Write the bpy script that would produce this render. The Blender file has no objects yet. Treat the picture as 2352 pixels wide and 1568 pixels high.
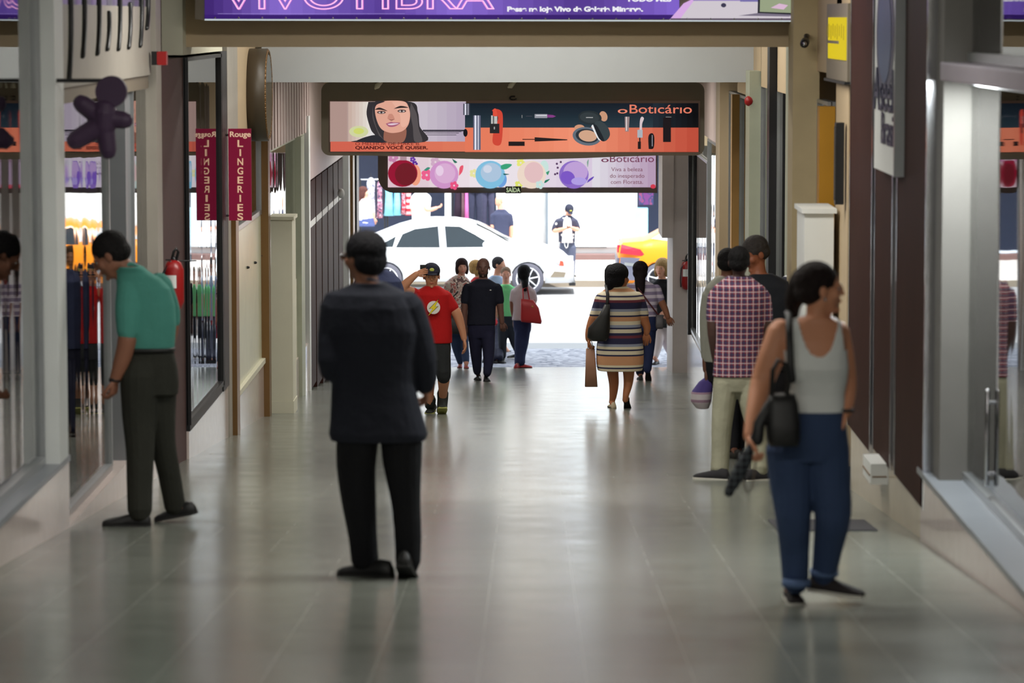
import bpy, bmesh, math, random
from mathutils import Vector, Matrix
from math import sin, cos, tan, atan, pi, radians, sqrt
random.seed(7)
scn = bpy.context.scene
COL = scn.collection
# ------------------------------------------------------------------ camera
FPX = 7800.0; HC = 5.416; PITCH = radians(5.434); CX = 1216.0; CY = 784.0
SLOPE = tan(radians(4.156)); CAMH = 1.585
cam = bpy.data.cameras.new('camera'); camo = bpy.data.objects.new('camera', cam); COL.objects.link(camo)
camo.location = (0, 0, HC); camo.rotation_euler = (pi/2 - PITCH, 0, 0)
cam.sensor_width = 36; cam.lens = 36*FPX/2352; cam.shift_x = (1176-CX)/2352
cam.clip_start = .1; cam.clip_end = 400
cam.dof.use_dof = True; cam.dof.focus_distance = 38.0; cam.dof.aperture_fstop = 3.4
scn.camera = camo
scn.view_settings.view_transform = 'Standard'; scn.view_settings.look = 'None'
scn.view_settings.exposure = 0.0; scn.view_settings.gamma = 1; scn.view_settings.use_curve_mapping = False
# ------------------------------------------------------------------ sky, sun, ceiling light
w = bpy.data.worlds.new('sky'); scn.world = w; w.use_nodes = True
bg = w.node_tree.nodes['Background']; bg.inputs[0].default_value = (.80, .90, 1, 1); bg.inputs[1].default_value = 2.7
sun = bpy.data.lights.new('sun', 'SUN'); sun.energy = 8; sun.angle = radians(.6); sun.color = (1, .97, .92)
suno = bpy.data.objects.new('sun', sun); COL.objects.link(suno)
suno.rotation_euler = (radians(24), radians(8), 0)
CEIL_LIGHTS = [(-4, 6.24, 300), (3, 6.24, 175), (10, 6.24, 115), (17, 6.24, 105), (23.5, 6.24, 190), (30.5, 6.24, 130), (33.0, 6.24, 75), (37.6, 4.83, 95), (42.5, 4.83, 130), (49.5, 4.83, 60)]
for (y, z, e) in CEIL_LIGHTS:
    l = bpy.data.lights.new('ceiling_lamp', 'AREA'); l.shape = 'RECTANGLE'; l.size = 3.4; l.size_y = .5; l.energy = e
    l.color = (1, .97, .90)
    o = bpy.data.objects.new('ceiling_lamp', l); COL.objects.link(o); o.location = (-.25, y, z)
for (p, e, sx, sy) in (((2.36, 18.2, 5.07), 75, .1, .8), ((2.85, 43.5, 4.3), 60, .4, 6)):   # unseen fill lights added to brighten the near right pillar and far right panes
    l = bpy.data.lights.new('window_lamp', 'AREA'); l.shape = 'RECTANGLE'; l.size = sx; l.size_y = sy; l.energy = e; l.color = (.93, 1, 1)
    o = bpy.data.objects.new('window_lamp', l); COL.objects.link(o); o.location = p

# ------------------------------------------------------------------ helpers
def U(px, py, d):
    a = (px-CX)/FPX; b = (CY-py)/FPX
    k = d/(cos(PITCH)+b*sin(PITCH))
    return Vector((k*a, d, HC + k*(b*cos(PITCH)-sin(PITCH))))
def SC(d): return FPX/(d*1.003)
def fz(y): return HC - CAMH - SLOPE*y if y < 52.7 else (0.0 if y < 55.7 else (-.12 if y < 70.2 else 0.0))
def F(px, py):
    b = (CY-py)/FPX; r = (b*cos(PITCH)-sin(PITCH))/(cos(PITCH)+b*sin(PITCH))
    y = CAMH/(-r-SLOPE)
    return y if 0 < y < 52.7 else HC/(-r)
def YW(px, X, z=3.5):
    dep = FPX*X/(px-CX)
    return (dep - (HC-z)*sin(PITCH))/cos(PITCH)
def Z(py, y): return U(CX, py, y).z
def lin(c):
    c = c/255.0
    return c/12.92 if c <= .04045 else ((c+.055)/1.055)**2.4
def rgb(c): return (lin(c[0]), lin(c[1]), lin(c[2]), 1)
MATS = {}
def mat(name, c=(128,128,128), rough=.6, metal=0, emit=0, var=.06, bump=0, bscale=60, spec=.5, vscale=4):
    if name in MATS: return MATS[name]
    m = bpy.data.materials.new(name); m.use_nodes = True; nt = m.node_tree; b = nt.nodes['Principled BSDF']
    b.inputs['Roughness'].default_value = rough; b.inputs['Metallic'].default_value = metal
    b.inputs['Specular IOR Level'].default_value = spec
    tc = nt.nodes.new('ShaderNodeTexCoord')
    if emit:
        b.inputs['Base Color'].default_value = (0.01, .01, .01, 1)
        b.inputs['Emission Color'].default_value = rgb(c); b.inputs['Emission Strength'].default_value = emit
        b.inputs['Roughness'].default_value = .7; b.inputs['Specular IOR Level'].default_value = .1
    else:
        n = nt.nodes.new('ShaderNodeTexNoise'); n.inputs['Scale'].default_value = vscale; n.inputs['Detail'].default_value = 4
        nt.links.new(tc.outputs['Object'], n.inputs['Vector'])
        mx = nt.nodes.new('ShaderNodeMix'); mx.data_type = 'RGBA'
        r = rgb(c)
        mx.inputs[6].default_value = tuple(v*(1-var*2) for v in r[:3])+(1,)
        mx.inputs[7].default_value = tuple(min(1, v*(1+var*2)) for v in r[:3])+(1,)
        nt.links.new(n.outputs['Fac'], mx.inputs[0]); nt.links.new(mx.outputs[2], b.inputs['Base Color'])
    if bump:
        n2 = nt.nodes.new('ShaderNodeTexNoise'); n2.inputs['Scale'].default_value = bscale; n2.inputs['Detail'].default_value = 3
        nt.links.new(tc.outputs['Object'], n2.inputs['Vector'])
        bp = nt.nodes.new('ShaderNodeBump'); bp.inputs['Strength'].default_value = bump; bp.inputs['Distance'].default_value = .03
        nt.links.new(n2.outputs['Fac'], bp.inputs['Height']); nt.links.new(bp.outputs[0], b.inputs['Normal'])
    MATS[name] = m
    return m
def cloth(name, c, rough=.85): return mat(name, c, rough, bump=.45, bscale=9, var=.08, spec=.25)
def nodes_of(m): return m.node_tree.nodes, m.node_tree.links, m.node_tree.nodes['Principled BSDF']

def glass_mat(name, ior=1.9, tint=(.75,.8,.8), refl=(1,1,1), wav=.02):
    m = bpy.data.materials.new(name); m.use_nodes = True; nt = m.node_tree; nt.nodes.clear()
    out = nt.nodes.new('ShaderNodeOutputMaterial'); mx = nt.nodes.new('ShaderNodeMixShader')
    tr = nt.nodes.new('ShaderNodeBsdfTransparent'); gl = nt.nodes.new('ShaderNodeBsdfGlossy'); fr = nt.nodes.new('ShaderNodeFresnel')
    tr.inputs[0].default_value = tint+(1,); gl.inputs[0].default_value = refl+(1,); gl.inputs['Roughness'].default_value = .02
    fr.inputs['IOR'].default_value = ior
    tc = nt.nodes.new('ShaderNodeTexCoord'); mp = nt.nodes.new('ShaderNodeMapping'); mp.inputs['Scale'].default_value = (1.1, 1.1, .12)
    n = nt.nodes.new('ShaderNodeTexNoise'); n.inputs['Scale'].default_value = 1.4; n.inputs['Detail'].default_value = 1
    bp = nt.nodes.new('ShaderNodeBump'); bp.inputs['Strength'].default_value = wav; bp.inputs['Distance'].default_value = .1
    L = nt.links.new
    L(tc.outputs['Object'], mp.inputs[0]); L(mp.outputs[0], n.inputs['Vector']); L(n.outputs['Fac'], bp.inputs['Height'])
    L(bp.outputs[0], gl.inputs['Normal']); L(fr.outputs[0], mx.inputs[0]); L(tr.outputs[0], mx.inputs[1]); L(gl.outputs[0], mx.inputs[2]); L(mx.outputs[0], out.inputs[0])
    MATS[name] = m; return m

def link(o, parent=None):
    COL.objects.link(o)
    if parent: o.parent = parent
    return o
def tag(o, label=None, cat=None, group=None, kind=None):
    if label: o['label'] = label
    if cat: o['category'] = cat
    if group: o['group'] = group
    if kind: o['kind'] = kind
    return o
def thing(name, loc, label, cat, group=None, kind=None):
    o = bpy.data.objects.new(name, None); o.empty_display_size = .1; COL.objects.link(o); o.location = loc
    return tag(o, label, cat, group, kind)
def mesh_obj(name, bm, mats, parent=None, smooth=False, loc=None):
    me = bpy.data.meshes.new(name)
    bmesh.ops.recalc_face_normals(bm, faces=bm.faces)
    bm.to_mesh(me); bm.free()
    if not isinstance(mats, (list, tuple)): mats = [mats]
    for m in mats: me.materials.append(m)
    if smooth:
        for p in me.polygons: p.use_smooth = True
    o = bpy.data.objects.new(name, me)
    if loc is not None: o.location = loc
    return link(o, parent)
def bx(bm, a, b, mi=0):
    x0,y0,z0 = a; x1,y1,z1 = b
    v = [bm.verts.new(p) for p in [(x0,y0,z0),(x1,y0,z0),(x1,y1,z0),(x0,y1,z0),(x0,y0,z1),(x1,y0,z1),(x1,y1,z1),(x0,y1,z1)]]
    for f in [(0,3,2,1),(4,5,6,7),(0,1,5,4),(1,2,6,5),(2,3,7,6),(3,0,4,7)]:
        fc = bm.faces.new([v[i] for i in f]); fc.material_index = mi
    return v
def box(name, a, b, m, parent=None, bev=0, kind=None, **k):
    bm = bmesh.new(); bx(bm, a, b)
    if bev: bmesh.ops.bevel(bm, geom=bm.edges[:], offset=bev, segments=2, affect='EDGES', profile=.7)
    o = mesh_obj(name, bm, m, parent)
    if kind: o['kind'] = kind
    if k: tag(o, **k)
    return o
def prism(bm, pts, y0, y1, mi=0):
    """closed outline in (x,z) pushed through from y0 to y1"""
    A = [bm.verts.new((p[0], y0, p[1])) for p in pts]; B = [bm.verts.new((p[0], y1, p[1])) for p in pts]
    n = len(pts); fs = [bm.faces.new(A), bm.faces.new(B[::-1])]
    for i in range(n): fs.append(bm.faces.new((A[i], B[i], B[(i+1)%n], A[(i+1)%n])))
    for f in fs: f.material_index = mi
def frame_of(t):
    t = t.normalized(); up = Vector((0,0,1)) if abs(t.z) < .9 else Vector((0,1,0))
    a = t.cross(up).normalized(); b = t.cross(a).normalized()
    return a, b
def loop_faces(bm, rings_, mi=0, cap=True):
    n = len(rings_[0])
    for r0, r1 in zip(rings_, rings_[1:]):
        for i in range(n):
            f = bm.faces.new((r0[i], r0[(i+1)%n], r1[(i+1)%n], r1[i])); f.material_index = mi; f.smooth = True
    if cap:
        for r in (rings_[0], rings_[-1]):
            f = bm.faces.new(r); f.material_index = mi
def tube(bm, pts, rad, seg=12, mi=0, caps=True, flat=1.0):
    pts = [Vector(p) for p in pts]
    if not isinstance(rad, (list, tuple)): rad = [rad]*len(pts)
    P, R = list(pts), list(rad)
    if caps:
        t0 = (P[0]-P[1]).normalized(); t1 = (P[-1]-P[-2]).normalized()
        P = [P[0]+t0*R[0]*.95, P[0]+t0*R[0]*.7] + P + [P[-1]+t1*R[-1]*.7, P[-1]+t1*R[-1]*.95]
        R = [R[0]*.3, R[0]*.72] + R + [R[-1]*.72, R[-1]*.3]
    rs = []; a0 = None
    for i, p in enumerate(P):
        t = (P[min(i+1, len(P)-1)]-P[max(i-1, 0)])
        if t.length < 1e-7: t = Vector((0,0,1))
        t.normalize()
        if a0 is None: a, b = frame_of(t)
        else:
            a = (a0 - t*a0.dot(t))
            a = a.normalized() if a.length > 1e-5 else frame_of(t)[0]
            b = t.cross(a).normalized()
        a0 = a
        rs.append([bm.verts.new(p + a*cos(2*pi*k/seg)*R[i] + b*sin(2*pi*k/seg)*R[i]*flat) for k in range(seg)])
    loop_faces(bm, rs, mi)
def ell(bm, c, r, R=None, seg=16, rings=10, mi=0, keep=None):
    c = Vector(c); rs = []
    if R is None: R = Matrix.Identity(3)
    for j in range(1, rings):
        th = pi*j/rings
        rs.append([bm.verts.new(c + R @ Vector((r[0]*sin(th)*cos(2*pi*k/seg), r[1]*sin(th)*sin(2*pi*k/seg), r[2]*cos(th)))) for k in range(seg)])
    loop_faces(bm, rs, mi, cap=False)
    for r_, z in ((rs[0], r[2]), (rs[-1], -r[2])):
        v = bm.verts.new(c + R @ Vector((0,0,z)))
        for k in range(seg):
            f = bm.faces.new((r_[k], r_[(k+1)%seg], v)); f.smooth = True; f.material_index = mi
def ring_loft(bm, rings_, seg=28, n=2.5, mi=0):
    """rings: (center Vector, half width, half depth) stacked"""
    rs = []
    for (c, hw, hd) in rings_:
        r = []
        for k in range(seg):
            t = 2*pi*k/seg; ct, st = cos(t), sin(t)
            r.append(bm.verts.new(c + Vector((hw*abs(ct)**(2/n)*(1 if ct >= 0 else -1), hd*abs(st)**(2/n)*(1 if st >= 0 else -1), 0))))
        rs.append(r)
    loop_faces(bm, rs, mi)
def densify(P, n=4):
    """Catmull-Rom through tuples of floats"""
    out = []
    for i in range(len(P)-1):
        p0 = P[max(i-1,0)]; p1 = P[i]; p2 = P[i+1]; p3 = P[min(i+2, len(P)-1)]
        for k in range(n):
            t = k/n
            out.append([.5*((2*b)+(-a+c)*t+(2*a-5*b+4*c-d)*t*t+(-a+3*b-3*c+d)*t**3) for a,b,c,d in zip(p0,p1,p2,p3)])
    out.append(list(P[-1])); return out
def baked(bm, voxel, it=4):
    me = bpy.data.meshes.new('tmp'); bmesh.ops.recalc_face_normals(bm, faces=bm.faces); bm.to_mesh(me); bm.free()
    o = bpy.data.objects.new('tmp', me); COL.objects.link(o)
    md = o.modifiers.new('r', 'REMESH'); md.mode = 'VOXEL'; md.voxel_size = voxel
    if it:
        ms = o.modifiers.new('s', 'SMOOTH'); ms.factor = .5; ms.iterations = it
    dg = bpy.context.evaluated_depsgraph_get(); dg.update()
    m2 = bpy.data.meshes.new_from_object(o.evaluated_get(dg))
    bpy.data.objects.remove(o); bpy.data.meshes.remove(me)
    b2 = bmesh.new(); b2.from_mesh(m2); bpy.data.meshes.remove(m2)
    for f in b2.faces: f.smooth = True
    return b2
def finish(name, bm, mats, parent, loc=None):
    me = bpy.data.meshes.new(name); bm.to_mesh(me); bm.free()
    if not isinstance(mats, (list, tuple)): mats = [mats]
    for m in mats: me.materials.append(m)
    for p in me.polygons: p.use_smooth = True
    o = bpy.data.objects.new(name, me)
    if loc is not None: o.location = loc
    return link(o, parent)
def text_obj(name, s, p0, height, m, parent, width=None, ext=.004, bold=0, shear=0, spacing=1, align='LEFT', rot=(pi/2,0,0), outline=0):
    """lettering as a mesh; p0 = lower left (or middle for CENTER), facing -Y by default; height = cap height in metres"""
    cu = bpy.data.curves.new('t', 'FONT'); cu.body = s; cu.extrude = ext; cu.offset = bold; cu.shear = shear; cu.space_character = spacing
    cu.size = 1.0; cu.align_x = 'LEFT'
    if outline: cu.fill_mode = 'NONE'; cu.extrude = 0; cu.bevel_depth = outline; cu.bevel_resolution = 1
    o = bpy.data.objects.new('t', cu); COL.objects.link(o)
    dg = bpy.context.evaluated_depsgraph_get(); dg.update()
    me = bpy.data.meshes.new_from_object(o.evaluated_get(dg))
    bpy.data.objects.remove(o)
    xs = [v.co.x for v in me.vertices]
    if not xs: xs = [0, 1]
    x0, x1 = min(xs), max(xs)
    sy = height/.70
    sx = (width/(x1-x0)) if width else sy
    off = {'LEFT': 0, 'CENTER': -(x1-x0)*sx/2, 'RIGHT': -(x1-x0)*sx}[align]
    R = Matrix.Rotation(rot[2], 3, 'Z') @ Matrix.Rotation(rot[0], 3, 'X')
    for v in me.vertices:
        v.co = R @ Vector(((v.co.x-x0)*sx+off, v.co.y*sy, v.co.z*1.0))
    me.materials.clear(); me.materials.append(m)
    o = bpy.data.objects.new(name, me); o.location = p0
    return link(o, parent)

# ------------------------------------------------------------------ materials of the place
M = {}
M['cream'] = mat('cream_paint', (216, 213, 192), .55, var=.03)
M['tan'] = mat('tan_paint', (190, 168, 136), .6, var=.03)
M['white'] = mat('white_paint', (222, 224, 222), .5, var=.03)
M['whitebeam'] = mat('white_board', (186, 190, 193), .5, var=.02)
M['greybox'] = mat('taupe_plastic', (125, 115, 100), .5, var=.04)
M['brown'] = mat('dark_brown_panel', (56, 36, 32), .55, var=.1, spec=.04)
M['gold'] = mat('bronze_frame', (120, 88, 48), .35, metal=.3)
M['steel'] = mat('brushed_aluminium', (165, 168, 170), .3, metal=.7)
M['bluegrey'] = mat('blue_grey_ledge', (120, 124, 130), .3)
M['dark'] = mat('black_metal', (25, 25, 28), .45)
M['marble'] = mat('polished_pink_marble', (206, 192, 186), .12, var=.05, vscale=9)
M['granite'] = mat('red_brown_granite', (74, 44, 42), .6, var=.2, vscale=30)
M['pinkfascia'] = mat('pale_fascia', (190, 172, 168), .4)
M['greenpaint'] = mat('sage_paint', (168, 172, 152), .5)
M['shopback'] = mat('dim_shop_interior', (95, 92, 88), .8)
M['black'] = mat('black_plastic', (18, 18, 20), .4)
M['chrome'] = mat('chrome', (200, 200, 205), .15, metal=1)
M['red'] = mat('red_enamel', (150, 22, 24), .35)
GL = glass_mat('shop_glass', 2.0, wav=.05)
GLD = glass_mat('mirror_glass', 2.6, (.35,.35,.36), wav=.04)
# polished tile floor
fm = mat('polished_floor_tile', (150, 147, 137), .16, var=.02, spec=.33)
nn, ln, bs = nodes_of(fm)
bt = nn.new('ShaderNodeTexBrick'); bt.offset = 0; bt.squash = 1
bt.inputs['Scale'].default_value = 1; bt.inputs['Brick Width'].default_value = .413; bt.inputs['Row Height'].default_value = .413
bt.inputs['Mortar Size'].default_value = .0035; bt.inputs['Mortar Smooth'].default_value = .3
bt.inputs['Color1'].default_value = rgb((116,119,111)); bt.inputs['Color2'].default_value = rgb((121,124,116)); bt.inputs['Mortar'].default_value = rgb((146,147,140))
tc = nn.new('ShaderNodeTexCoord'); mp = nn.new('ShaderNodeMapping'); mp.inputs['Location'].default_value = (-.217+.413*10, 4.13, 0)
ln.new(tc.outputs['Object'], mp.inputs[0]); ln.new(mp.outputs[0], bt.inputs['Vector']); ln.new(bt.outputs['Color'], bs.inputs['Base Color'])
ns = nn.new('ShaderNodeTexNoise'); ns.inputs['Scale'].default_value = 2.7; ns.inputs['Detail'].default_value = 2
mr = nn.new('ShaderNodeMapRange'); mr.inputs['To Min'].default_value = .15; mr.inputs['To Max'].default_value = .26
ln.new(tc.outputs['Object'], ns.inputs['Vector']); ln.new(ns.outputs['Fac'], mr.inputs[0]); ln.new(mr.outputs[0], bs.inputs['Roughness'])
bp = nn.new('ShaderNodeBump'); bp.inputs['Strength'].default_value = .05; bp.inputs['Distance'].default_value = .02
ln.new(ns.outputs['Fac'], bp.inputs['Height']); ln.new(bp.outputs[0], bs.inputs['Normal'])

# ------------------------------------------------------------------ the setting: floor, ceiling, walls
XL, XR = -2.78, 2.25
def wedge(name, x0, x1, y0, y1, z_top, m, kind='structure', parent=None, drop=.3):
    """block with level top standing on the sloping floor"""
    bm = bmesh.new()
    v = bx(bm, (x0, y0, fz(y0)-drop), (x1, y1, z_top))
    for k in (2, 3): v[k].co.z = fz(min(y1, 52.69))-drop
    return tag(mesh_obj(name, bm, m, parent), kind=kind)
bm = bmesh.new()
v = bx(bm, (-3.9, -9, fz(-9)-.4), (3.4, 52.7, 0))
for k in (4, 5): v[k].co.z = fz(-9)
for k in (6, 7): v[k].co.z = fz(52.69)
for k in (2, 3): v[k].co.z = -.4
tag(mesh_obj('floor', bm, fm), kind='structure')
cm = mat('ceiling_paint', (215, 212, 200), .8)
box('ceiling', (-3.9, -9, 6.3), (3.4, 34.7, 6.6), cm, kind='structure')
box('ceiling_far', (-3.9, 34.7, 4.9), (3.4, 52.7, 6.6), cm, kind='structure')
box('wall_left', (-3.9, -9, -.4), (-3.6, 52.7, 6.6), M['shopback'], kind='structure')
box('wall_right', (3.2, -9, -.4), (3.5, 52.7, 6.6), M['shopback'], kind='structure')
box('wall_back', (-3.9, -9.3, 3), (3.5, -9, 6.6), M['cream'], kind='structure')
# beams across the passage
box('trim_1', (XL-.8, 27.8, Z(108, 27.8)), (XR+.9, 28.3, 6.3), M['tan'], kind='structure')
box('trim_2', (-2.71, 34.5, Z(189, 34.5)), (2.30, 34.66, 6.3), M['whitebeam'], kind='structure')
box('trim_3', (-3.6, 46, 3.70), (3.2, 46.4, 4.9), M['tan'], kind='structure')
box('trim_4', (-3.6, 52.3, 3.35), (3.2, 52.7, 4.9), M['tan'], kind='structure')
# ------------------------------------------------------------------ shop fronts
NW = [0]; NT = [4]
def trim(x0, x1, y0, y1, z0, z1, m, bev=0):
    NT[0] += 1
    if z0 is None: return wedge('trim_%d' % NT[0], x0, x1, y0, y1, z1, m)
    return box('trim_%d' % NT[0], (x0, y0, z0), (x1, y1, z1), m, kind='structure', bev=bev)
def window(side, X, y0, y1, z0, z1, fw=.03, fm_=None, gm=None, head=True, label=None):
    """pane with a slim frame in the plane X"""
    NW[0] += 1
    t = bpy.data.objects.new('window_%d' % NW[0], None); COL.objects.link(t); t.location = (X, y0, z0); t['kind'] = 'structure'
    bm = bmesh.new(); bx(bm, (-.004, 0, 0), (.004, y1-y0, z1-z0)); mesh_obj('pane', bm, gm or GL, t)
    bm = bmesh.new(); f = .03
    bx(bm, (-f, 0, 0), (f, fw, z1-z0)); bx(bm, (-f, y1-y0-fw, 0), (f, y1-y0, z1-z0))
    bx(bm, (-f, fw, 0), (f, y1-y0-fw, fw*1.6))
    if head: bx(bm, (-f, fw, z1-z0-fw), (f, y1-y0-fw, z1-z0))
    mesh_obj('window_frame', bm, fm_ or M['steel'], t)
    return t
yl = lambda px, X=XL: YW(px, X)
# --- left side, front to back
trim(-2.97, XL, 9, yl(155), None, 2.765, M['marble'])
trim(-2.99, -2.765, 9, yl(153), 2.765, 2.80, M['bluegrey'], .006)
window('l', -2.88, 9, 19.85, 2.80, 6.0)
window('l', -2.86, 20.3, yl(245, -2.86), 2.36, 6.0)
trim(-2.92, -2.77, 19.87, 20.25, 2.80, 6.3, M['white'])
trim(-2.97, XL, yl(155), yl(290), None, 2.36, M['marble'])
trim(-3.0, -2.855, yl(290, -2.86), yl(290, -2.86)+.3, None, 4.98, mat('grey_post', (128, 130, 134), .4))
window('l', -2.86, yl(290, -2.86)+.3, yl(345, -2.86), 2.30, 4.98, fm_=M['steel'])
trim(-2.97, XL, yl(290), yl(362), None, 2.28, M['marble'])
trim(-3.0, -2.80, yl(157), yl(358), 5.0, 5.5, mat('grey_beige', (160, 154, 144), .5))
trim(-3.0, -2.82, yl(157), yl(358), 4.9, 5.0, M['greybox'])
window('l', -2.86, yl(157), yl(358), 5.5, 6.25)
dcol = yl(362)
trim(-2.93, -2.775, dcol, dcol+.35, None, 6.3, mat('grey_beige'))
# section with the brown granite strip and the mirror pane
trim(-2.93, -2.80, dcol+.36, yl(430), None, 5.1, M['granite'])
trim(-2.97, XL, yl(430), yl(522), None, 2.06, M['marble'])
trim(-2.90, -2.77, yl(430), yl(516), 2.06, 2.11, M['dark'])
window('l', -2.79, yl(430), yl(508), 2.11, 5.1, fm_=M['dark'], gm=GLD)
trim(-2.86, -2.76, yl(506), yl(519), 2.06, 5.12, M['dark'])
trim(-2.97, -2.80, yl(430), yl(519), 5.12, 6.3, M['cream'])
y = yl(521)
trim(-2.92, -2.765, y, y+1.1, None, 6.3, mat('grey_beige'))
# bronze posts with the cream board between them
y0, y1 = yl(537, -2.74), yl(612, -2.74)
trim(-2.82, -2.72, y0, y0+.3, None, 3.82, M['gold'])
trim(-2.82, -2.72, y1, y1+.25, None, 4.72, M['gold'])
trim(-2.97, XL, y0, y1+.3, None, 1.83, M['marble'])
trim(-2.92, -2.76, y0+.3, y1, 1.83, 1.88, M['cream'])
trim(-2.9, -2.80, y0+.3, y1, 1.88, Z(503, 34.5), mat('cream_board', (212, 212, 184), .3))
window('l', -2.82, y0+.3, y1, Z(503, 34.5), 4.30, gm=GL)
trim(-2.95, -2.78, y0, y1+.6, 4.30, 6.3, M['tan'])
for (px_, py_) in ((566, 614), (583, 603), (599, 587)):
    yy = yl(px_, -2.80)
    bm = bmesh.new(); tube(bm, [(-2.80, yy, Z(py_, yy)), (-2.785, yy, Z(py_, yy))], .014, 10)
    tag(mesh_obj('wall_fixing', bm, M['dark'], None, True), 'small dark round fixing on the cream board, %s of three' % {566: 'lowest', 583: 'middle', 599: 'highest'}[px_], 'fixing', 'fixings on the cream board')
# round lit drum sign on the wall
yy = yl(590, -2.72); zz = Z(218, yy)
t = thing('round_sign', (-2.80, yy, zz), 'large round drum sign flat on the left wall above the cream board', 'sign')
bm = bmesh.new(); tube(bm, [(0, 0, 0), (.20, 0, 0)], .46, 48, caps=False); mesh_obj('drum', bm, mat('dark_bronze', (70, 60, 46), .45), t)
bm = bmesh.new(); tube(bm, [(.20, 0, 0), (.21, 0, 0)], .40, 48, caps=False); mesh_obj('sign_face', bm, mat('dim_sign_face', (70, 74, 70), .2), t)
bm = bmesh.new()
for k in range(48):
    a0, a1 = 2*pi*k/48, 2*pi*(k+1)/48
    tube(bm, [(.20, .44*cos(a0-.02), .44*sin(a0-.02)), (.20, .44*cos(a1+.02), .44*sin(a1+.02))], .014, 6, caps=False)
mesh_obj('rim', bm, M['gold'], t, True)
# cream stub partition (cabinet)
def cabinet(name, x0, x1, y0, y1, ztop, m, label):
    t = thing(name, ((x0+x1)/2, y0, fz(y0)), label, 'cabinet')
    def L(p): return Vector(p)-t.location
    bm = bmesh.new(); v = bx(bm, L((x0, y0, fz(y0)-.02)), L((x1, y1, ztop)))
    bmesh.ops.bevel(bm, geom=[e for e in bm.edges], offset=.006, segments=1)
    mesh_obj('cabinet_body', bm, m, t)
    bm = bmesh.new(); bx(bm, L((x0-.02, y0-.02, ztop)), L((x1+.02, y1+.02, ztop+.035))); mesh_obj('cap', bm, m, t)
    bm = bmesh.new(); bx(bm, L((x0-.008, y0-.008, fz(y0)-.02)), L((x1+.008, y1, fz(y0)+.13))); mesh_obj('plinth', bm, m, t)
    return t
yc = F(640, 949)
cabinet('meter_cabinet', -2.76, -2.53, yc, yc+.55, Z(505, yc), M['cream'], 'tall narrow cream cabinet against left wall past the bronze posts')
# far left: sage frame window, striped fascia, brown slats
ya, yb = yl(628), yl(700)
trim(-2.97, XL, ya+1.2, 42.6, None, 1.35, M['marble'])
NT[0] += 1
bm = bmesh.new(); n = 16
for k in range(n):
    a = ya-1.0+(43-ya+1.0)*k/n; b = ya-1.0+(43-ya+1.0)*(k+.55)/n
    bx(bm, (-2.86, a, 4.0), (-2.78, b, 4.76))
bx(bm, (-2.98, ya-1, 4.0), (-2.86, 43, 4.76))
tag(mesh_obj('trim_%d' % NT[0], bm, M['pinkfascia']), kind='structure')
window('l', -2.84, ya-.5, yl(684), 2.3, 4.0, fm_=M['greenpaint'])
window('l', -2.84, yl(684)+.5, 42.4, 1.38, 4.0, fm_=M['greenpaint'])
trim(-2.90, -2.74, yl(684), yl(684)+.6, None, 4.0, M['greenpaint'])
trim(-2.92, -2.80, ya-.5, yl(684), 1.3, 2.3, M['cream'])
ys = yl(709)
trim(-2.90, -2.76, ys-.25, ys, None, 4.2, M['white'])
n = 6
for k in range(n):
    a = ys + (50.6-ys)*k/n; b = a + (50.6-ys)/n
    t = thing('folding_panel', (-2.80, a, fz(a)), 'dark brown tall folding shutter panel on left wall, %s from the cream cabinet' % ['first','second','third','fourth','fifth','sixth'][k], 'shutter panel', 'brown shutter panels on the left wall')
    bm = bmesh.new(); bx(bm, (-.03, 0, 0), (.03, b-a-.18, 3.36-fz(a))); mesh_obj('panel', bm, M['brown'], t); t.location.x += .06*(k % 2)*0
    bm = bmesh.new(); bx(bm, (-.03, b-a-.16, 0), (.014, b-a-.02, 3.36-fz(a))); mesh_obj('edge_strip', bm, M['chrome'], t)
    bm = bmesh.new(); bx(bm, (-.03, .02, 2.78-fz(a)), (.036, b-a-.2, 2.86-fz(a))); mesh_obj('rail', bm, M['white'], t)
NT[0] += 1
trim(-2.98, -2.84, ys, 52.2, None, 3.4, M['shopback'])
trim(-2.96, -2.77, ys, 52.2, 3.38, 4.9, M['pinkfascia'])
trim(-2.84, -2.70, 50.7, 51.1, None, 3.4, M['white'])
trim(-2.84, -2.66, 51.2, 51.7, None, 3.4, M['gold'])
trim(-3.3, -2.64, 51.9, 52.6, None, 3.36, M['dark'])
bm = bmesh.new(); ell(bm, (-2.68, 48.3, Z(444, 48.3)), (.05, .06, .07), seg=14)
tag(mesh_obj('wall_lamp', bm, M['white'], None, True), 'small white rounded lamp beside the brown shutter panels', 'lamp')

# --- right side
yr = lambda px, X=XR: YW(px, X)
trim(XR, 2.5, 9, yr(2118), None, 2.80, M['marble'])
trim(XR-.01, 2.5, 9, yr(2112), 2.80, 2.835, M['bluegrey'], .006)
window('r', 2.46, 9, 19.35, 2.835, 5.08)
window('r', 2.46, 9, 19.35, 5.18, 6.25, gm=GL)
trim(2.24, 2.50, 9, yr(2160, 2.26), 5.08, 5.18, mat('grey_header', (128, 122, 130), .4), .01)
trim(2.27, 2.36, 19.3, 19.42, 2.835, 6.3, M['white'])
trim(2.365, 2.47, 19.34, 19.46, 2.835, 6.3, M['white'])
# thin chrome door handle on the near right pane
t = thing('pull_handle', (2.43, 17.9, 2.95), 'long vertical chrome pull handle in front of the near right window', 'handle')
bm = bmesh.new(); tube(bm, [(0, 0, 0), (0, 0, .50)], .012, 10); mesh_obj('grip', bm, M['chrome'], t, True)
for zq in (.06, .44):
    bm = bmesh.new(); tube(bm, [(0, 0, zq), (.03, 0, zq)], .01, 8); mesh_obj('bracket', bm, M['chrome'], t, True)
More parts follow.
